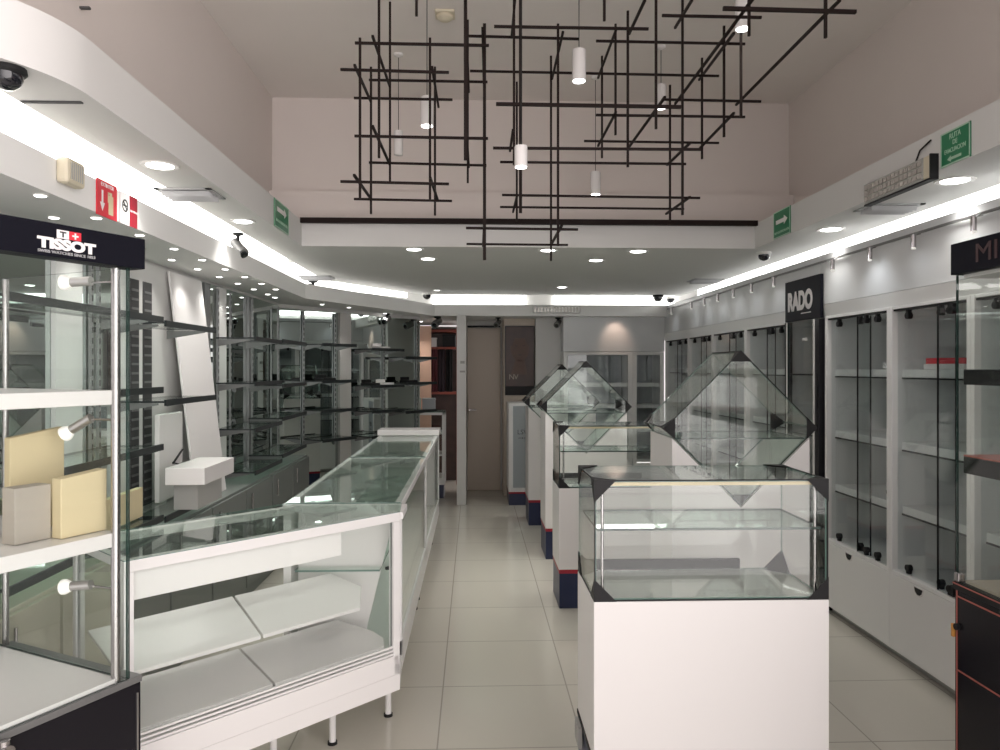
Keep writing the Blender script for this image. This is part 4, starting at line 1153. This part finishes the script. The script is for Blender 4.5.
# rear cabinets beside the right corner
def rear_cab(label, x0, x1, m=1.735):
    t = thing('rear_cabinet', label, 'cabinet', ((x0 + x1) / 2, 8.95, 0))
    c = MB(); c.box(x0, x0 + 0.05, 8.72, 9.13, 0.0, m).box(x1 - 0.05, x1, 8.72, 9.13, 0.0, m).box(x0 + 0.05, x1 - 0.05, 8.722, 9.13, 0.45, 0.48).box(x0 + 0.05, x1 - 0.05, 8.722, 9.13, m - 0.03, m)
    c.build('carcass', 'cab', t, world=True, bev=0.002)
    MB().box(x0 + 0.05, x1 - 0.05, 9.11, 9.13, 0.48, m - 0.03).build('back_panel', 'cabin', t, world=True)
    for z in (0.80, 1.08, 1.33):
        MB().box(x0 + 0.051, x1 - 0.051, 8.76, 9.11, z, z + 0.042).build('shelf', 'cab', t, world=True)
    MB().pane(x0 + 0.052, x1 - 0.052, 8.730, 8.736, 0.485, m - 0.032).build('glass_door', ['gdoor', 'gedge'], t, world=True)
    MB().box(x0 + 0.004, x1 - 0.004, 8.715, 8.72, 0.05, 0.44).build('drawer_front', 'cab', t, world=True, bev=0.002)


rear_cab('wide glass-door cabinet against the rear wall right of the white pier', 1.045, 1.85)
rear_cab('narrow glass-door cabinet against the rear wall in the corner', 1.852, 2.225)
light('rear_wall_glow', 'SPOT', (1.65, 8.50, 2.14), 2.5, None, size=0.03, rot=(0.75, 0, 0), spot=1.3, col=(1, 0.72, 0.56))

# alcove at the left of the column: counter, peach board, red shelving
t = thing('alcove_counter', 'small white framed glass counter on navy base left of the white column', 'display counter', (-0.58, 9.15, 0))
MB().box(-0.86, -0.36, 8.96, 9.4, 0.0, 0.16).build('plinth', 'navy', t, world=True)
f = MB(); f.box(-0.87, -0.35, 8.95, 9.41, 0.16, 0.24)
for x in (-0.87, -0.38):
    for y in (8.95, 9.38):
        f.box(x, x + 0.03, y, y + 0.03, 0.24, 1.02)
f.box(-0.87, -0.35, 8.95, 8.98, 0.99, 1.02).box(-0.87, -0.35, 9.38, 9.41, 0.99, 1.02)
f.build('frame', 'whitem', t, world=True)
for z in (0.5, 0.76):
    MB().box(-0.84, -0.38, 8.98, 9.38, z, z + 0.02).build('shelf', 'white', t, world=True)
MB().pane(-0.84, -0.38, 8.955, 8.961, 0.24, 0.99).build('glass_front', ['glass', 'gedge'], t, world=True)
MB().pane(-0.87, -0.35, 8.95, 9.41, 1.021, 1.029).build('glass_top', ['gtop', 'geage'], t, world=True)
for x, lab in ((-0.80, 'pale green box standing on the alcove counter'), (-0.62, 'clear-topped grey box standing on the alcove counter')):
    b = MB(); b.box(x, x + 0.15, 9.05, 9.22, 1.030, 1.16); b.box(x - 0.004, x + 0.154, 9.046, 9.224, 1.16, 1.185)
    solo(b, 'storage_box', 'cabin' if x > -0.7 else 'greenlt', lab, 'box', bev=0.003)
solo(MB().box(-0.80, -0.56, 9.86, 9.9, 0, 2.10).box(-0.80, -0.56, 9.84, 9.86, 0, 0.1), 'peach_panel', 'peach', 'tall peach-coloured panel standing in the alcove', 'panel', bev=0.003)
t = thing('red_shelving', 'red shelving unit in the alcove left of the white column', 'shelving unit', (-0.42, 10.2, 0))
f = MB()
for x in (-0.62, -0.235):
    for y in (10.0, 10.36):
        f.box(x, x + 0.03, y, y + 0.03, 0.0, 2.1)
f.build('frame', 'redframe', t, world=True)
for z in (1.2, 1.80, 2.03):
    MB().box(-0.62, -0.205, 10.0, 10.39, z, z + 0.03).build('shelf', 'redframe', t, world=True)
MB().box(-0.62, -0.205, 10.391, 10.40, 0, 2.1).build('back_panel', 'posterbg', t, world=True)
solo(MB().box(-0.60, -0.50, 10.05, 10.25, 1.831, 1.94).box(-0.605, -0.495, 10.045, 10.255, 1.94, 1.955), 'storage_box', 'white', 'small white box on the red shelving unit', 'box', bev=0.003)
solo(MB().box(-0.42, -0.25, 10.05, 10.3, 1.831, 1.99).box(-0.424, -0.246, 10.046, 10.304, 1.97, 1.995), 'storage_box', 'blackm', 'dark box on the red shelving unit', 'box', bev=0.003)
for i, (x, m, lab) in enumerate(((-0.53, 'clothb', 'plum cloth hanging under the red shelf'), (-0.43, 'cloth', 'dark cloth hanging beside the plum cloth'), (-0.33, 'blackm', 'black cloth hanging nearest the white column'))):
    b = MB(); P = []
    for j in range(9):
        P.append((x - 0.045 + 0.011 * j, 10.03 + 0.02 * math.sin(j * 1.7 + i)))
    P += [(px, py + 0.03) for px, py in P[::-1]]
    b.prism(P, 1.235, 1.798)
    solo(b, 'hanging_cloth', m, lab, 'cloth')
downlight(-0.70, 9.62, ZLS, 0.05, 'added recessed downlight brightening the alcove left of the white column', energy=16)  # unseen lamp, added to light the alcove
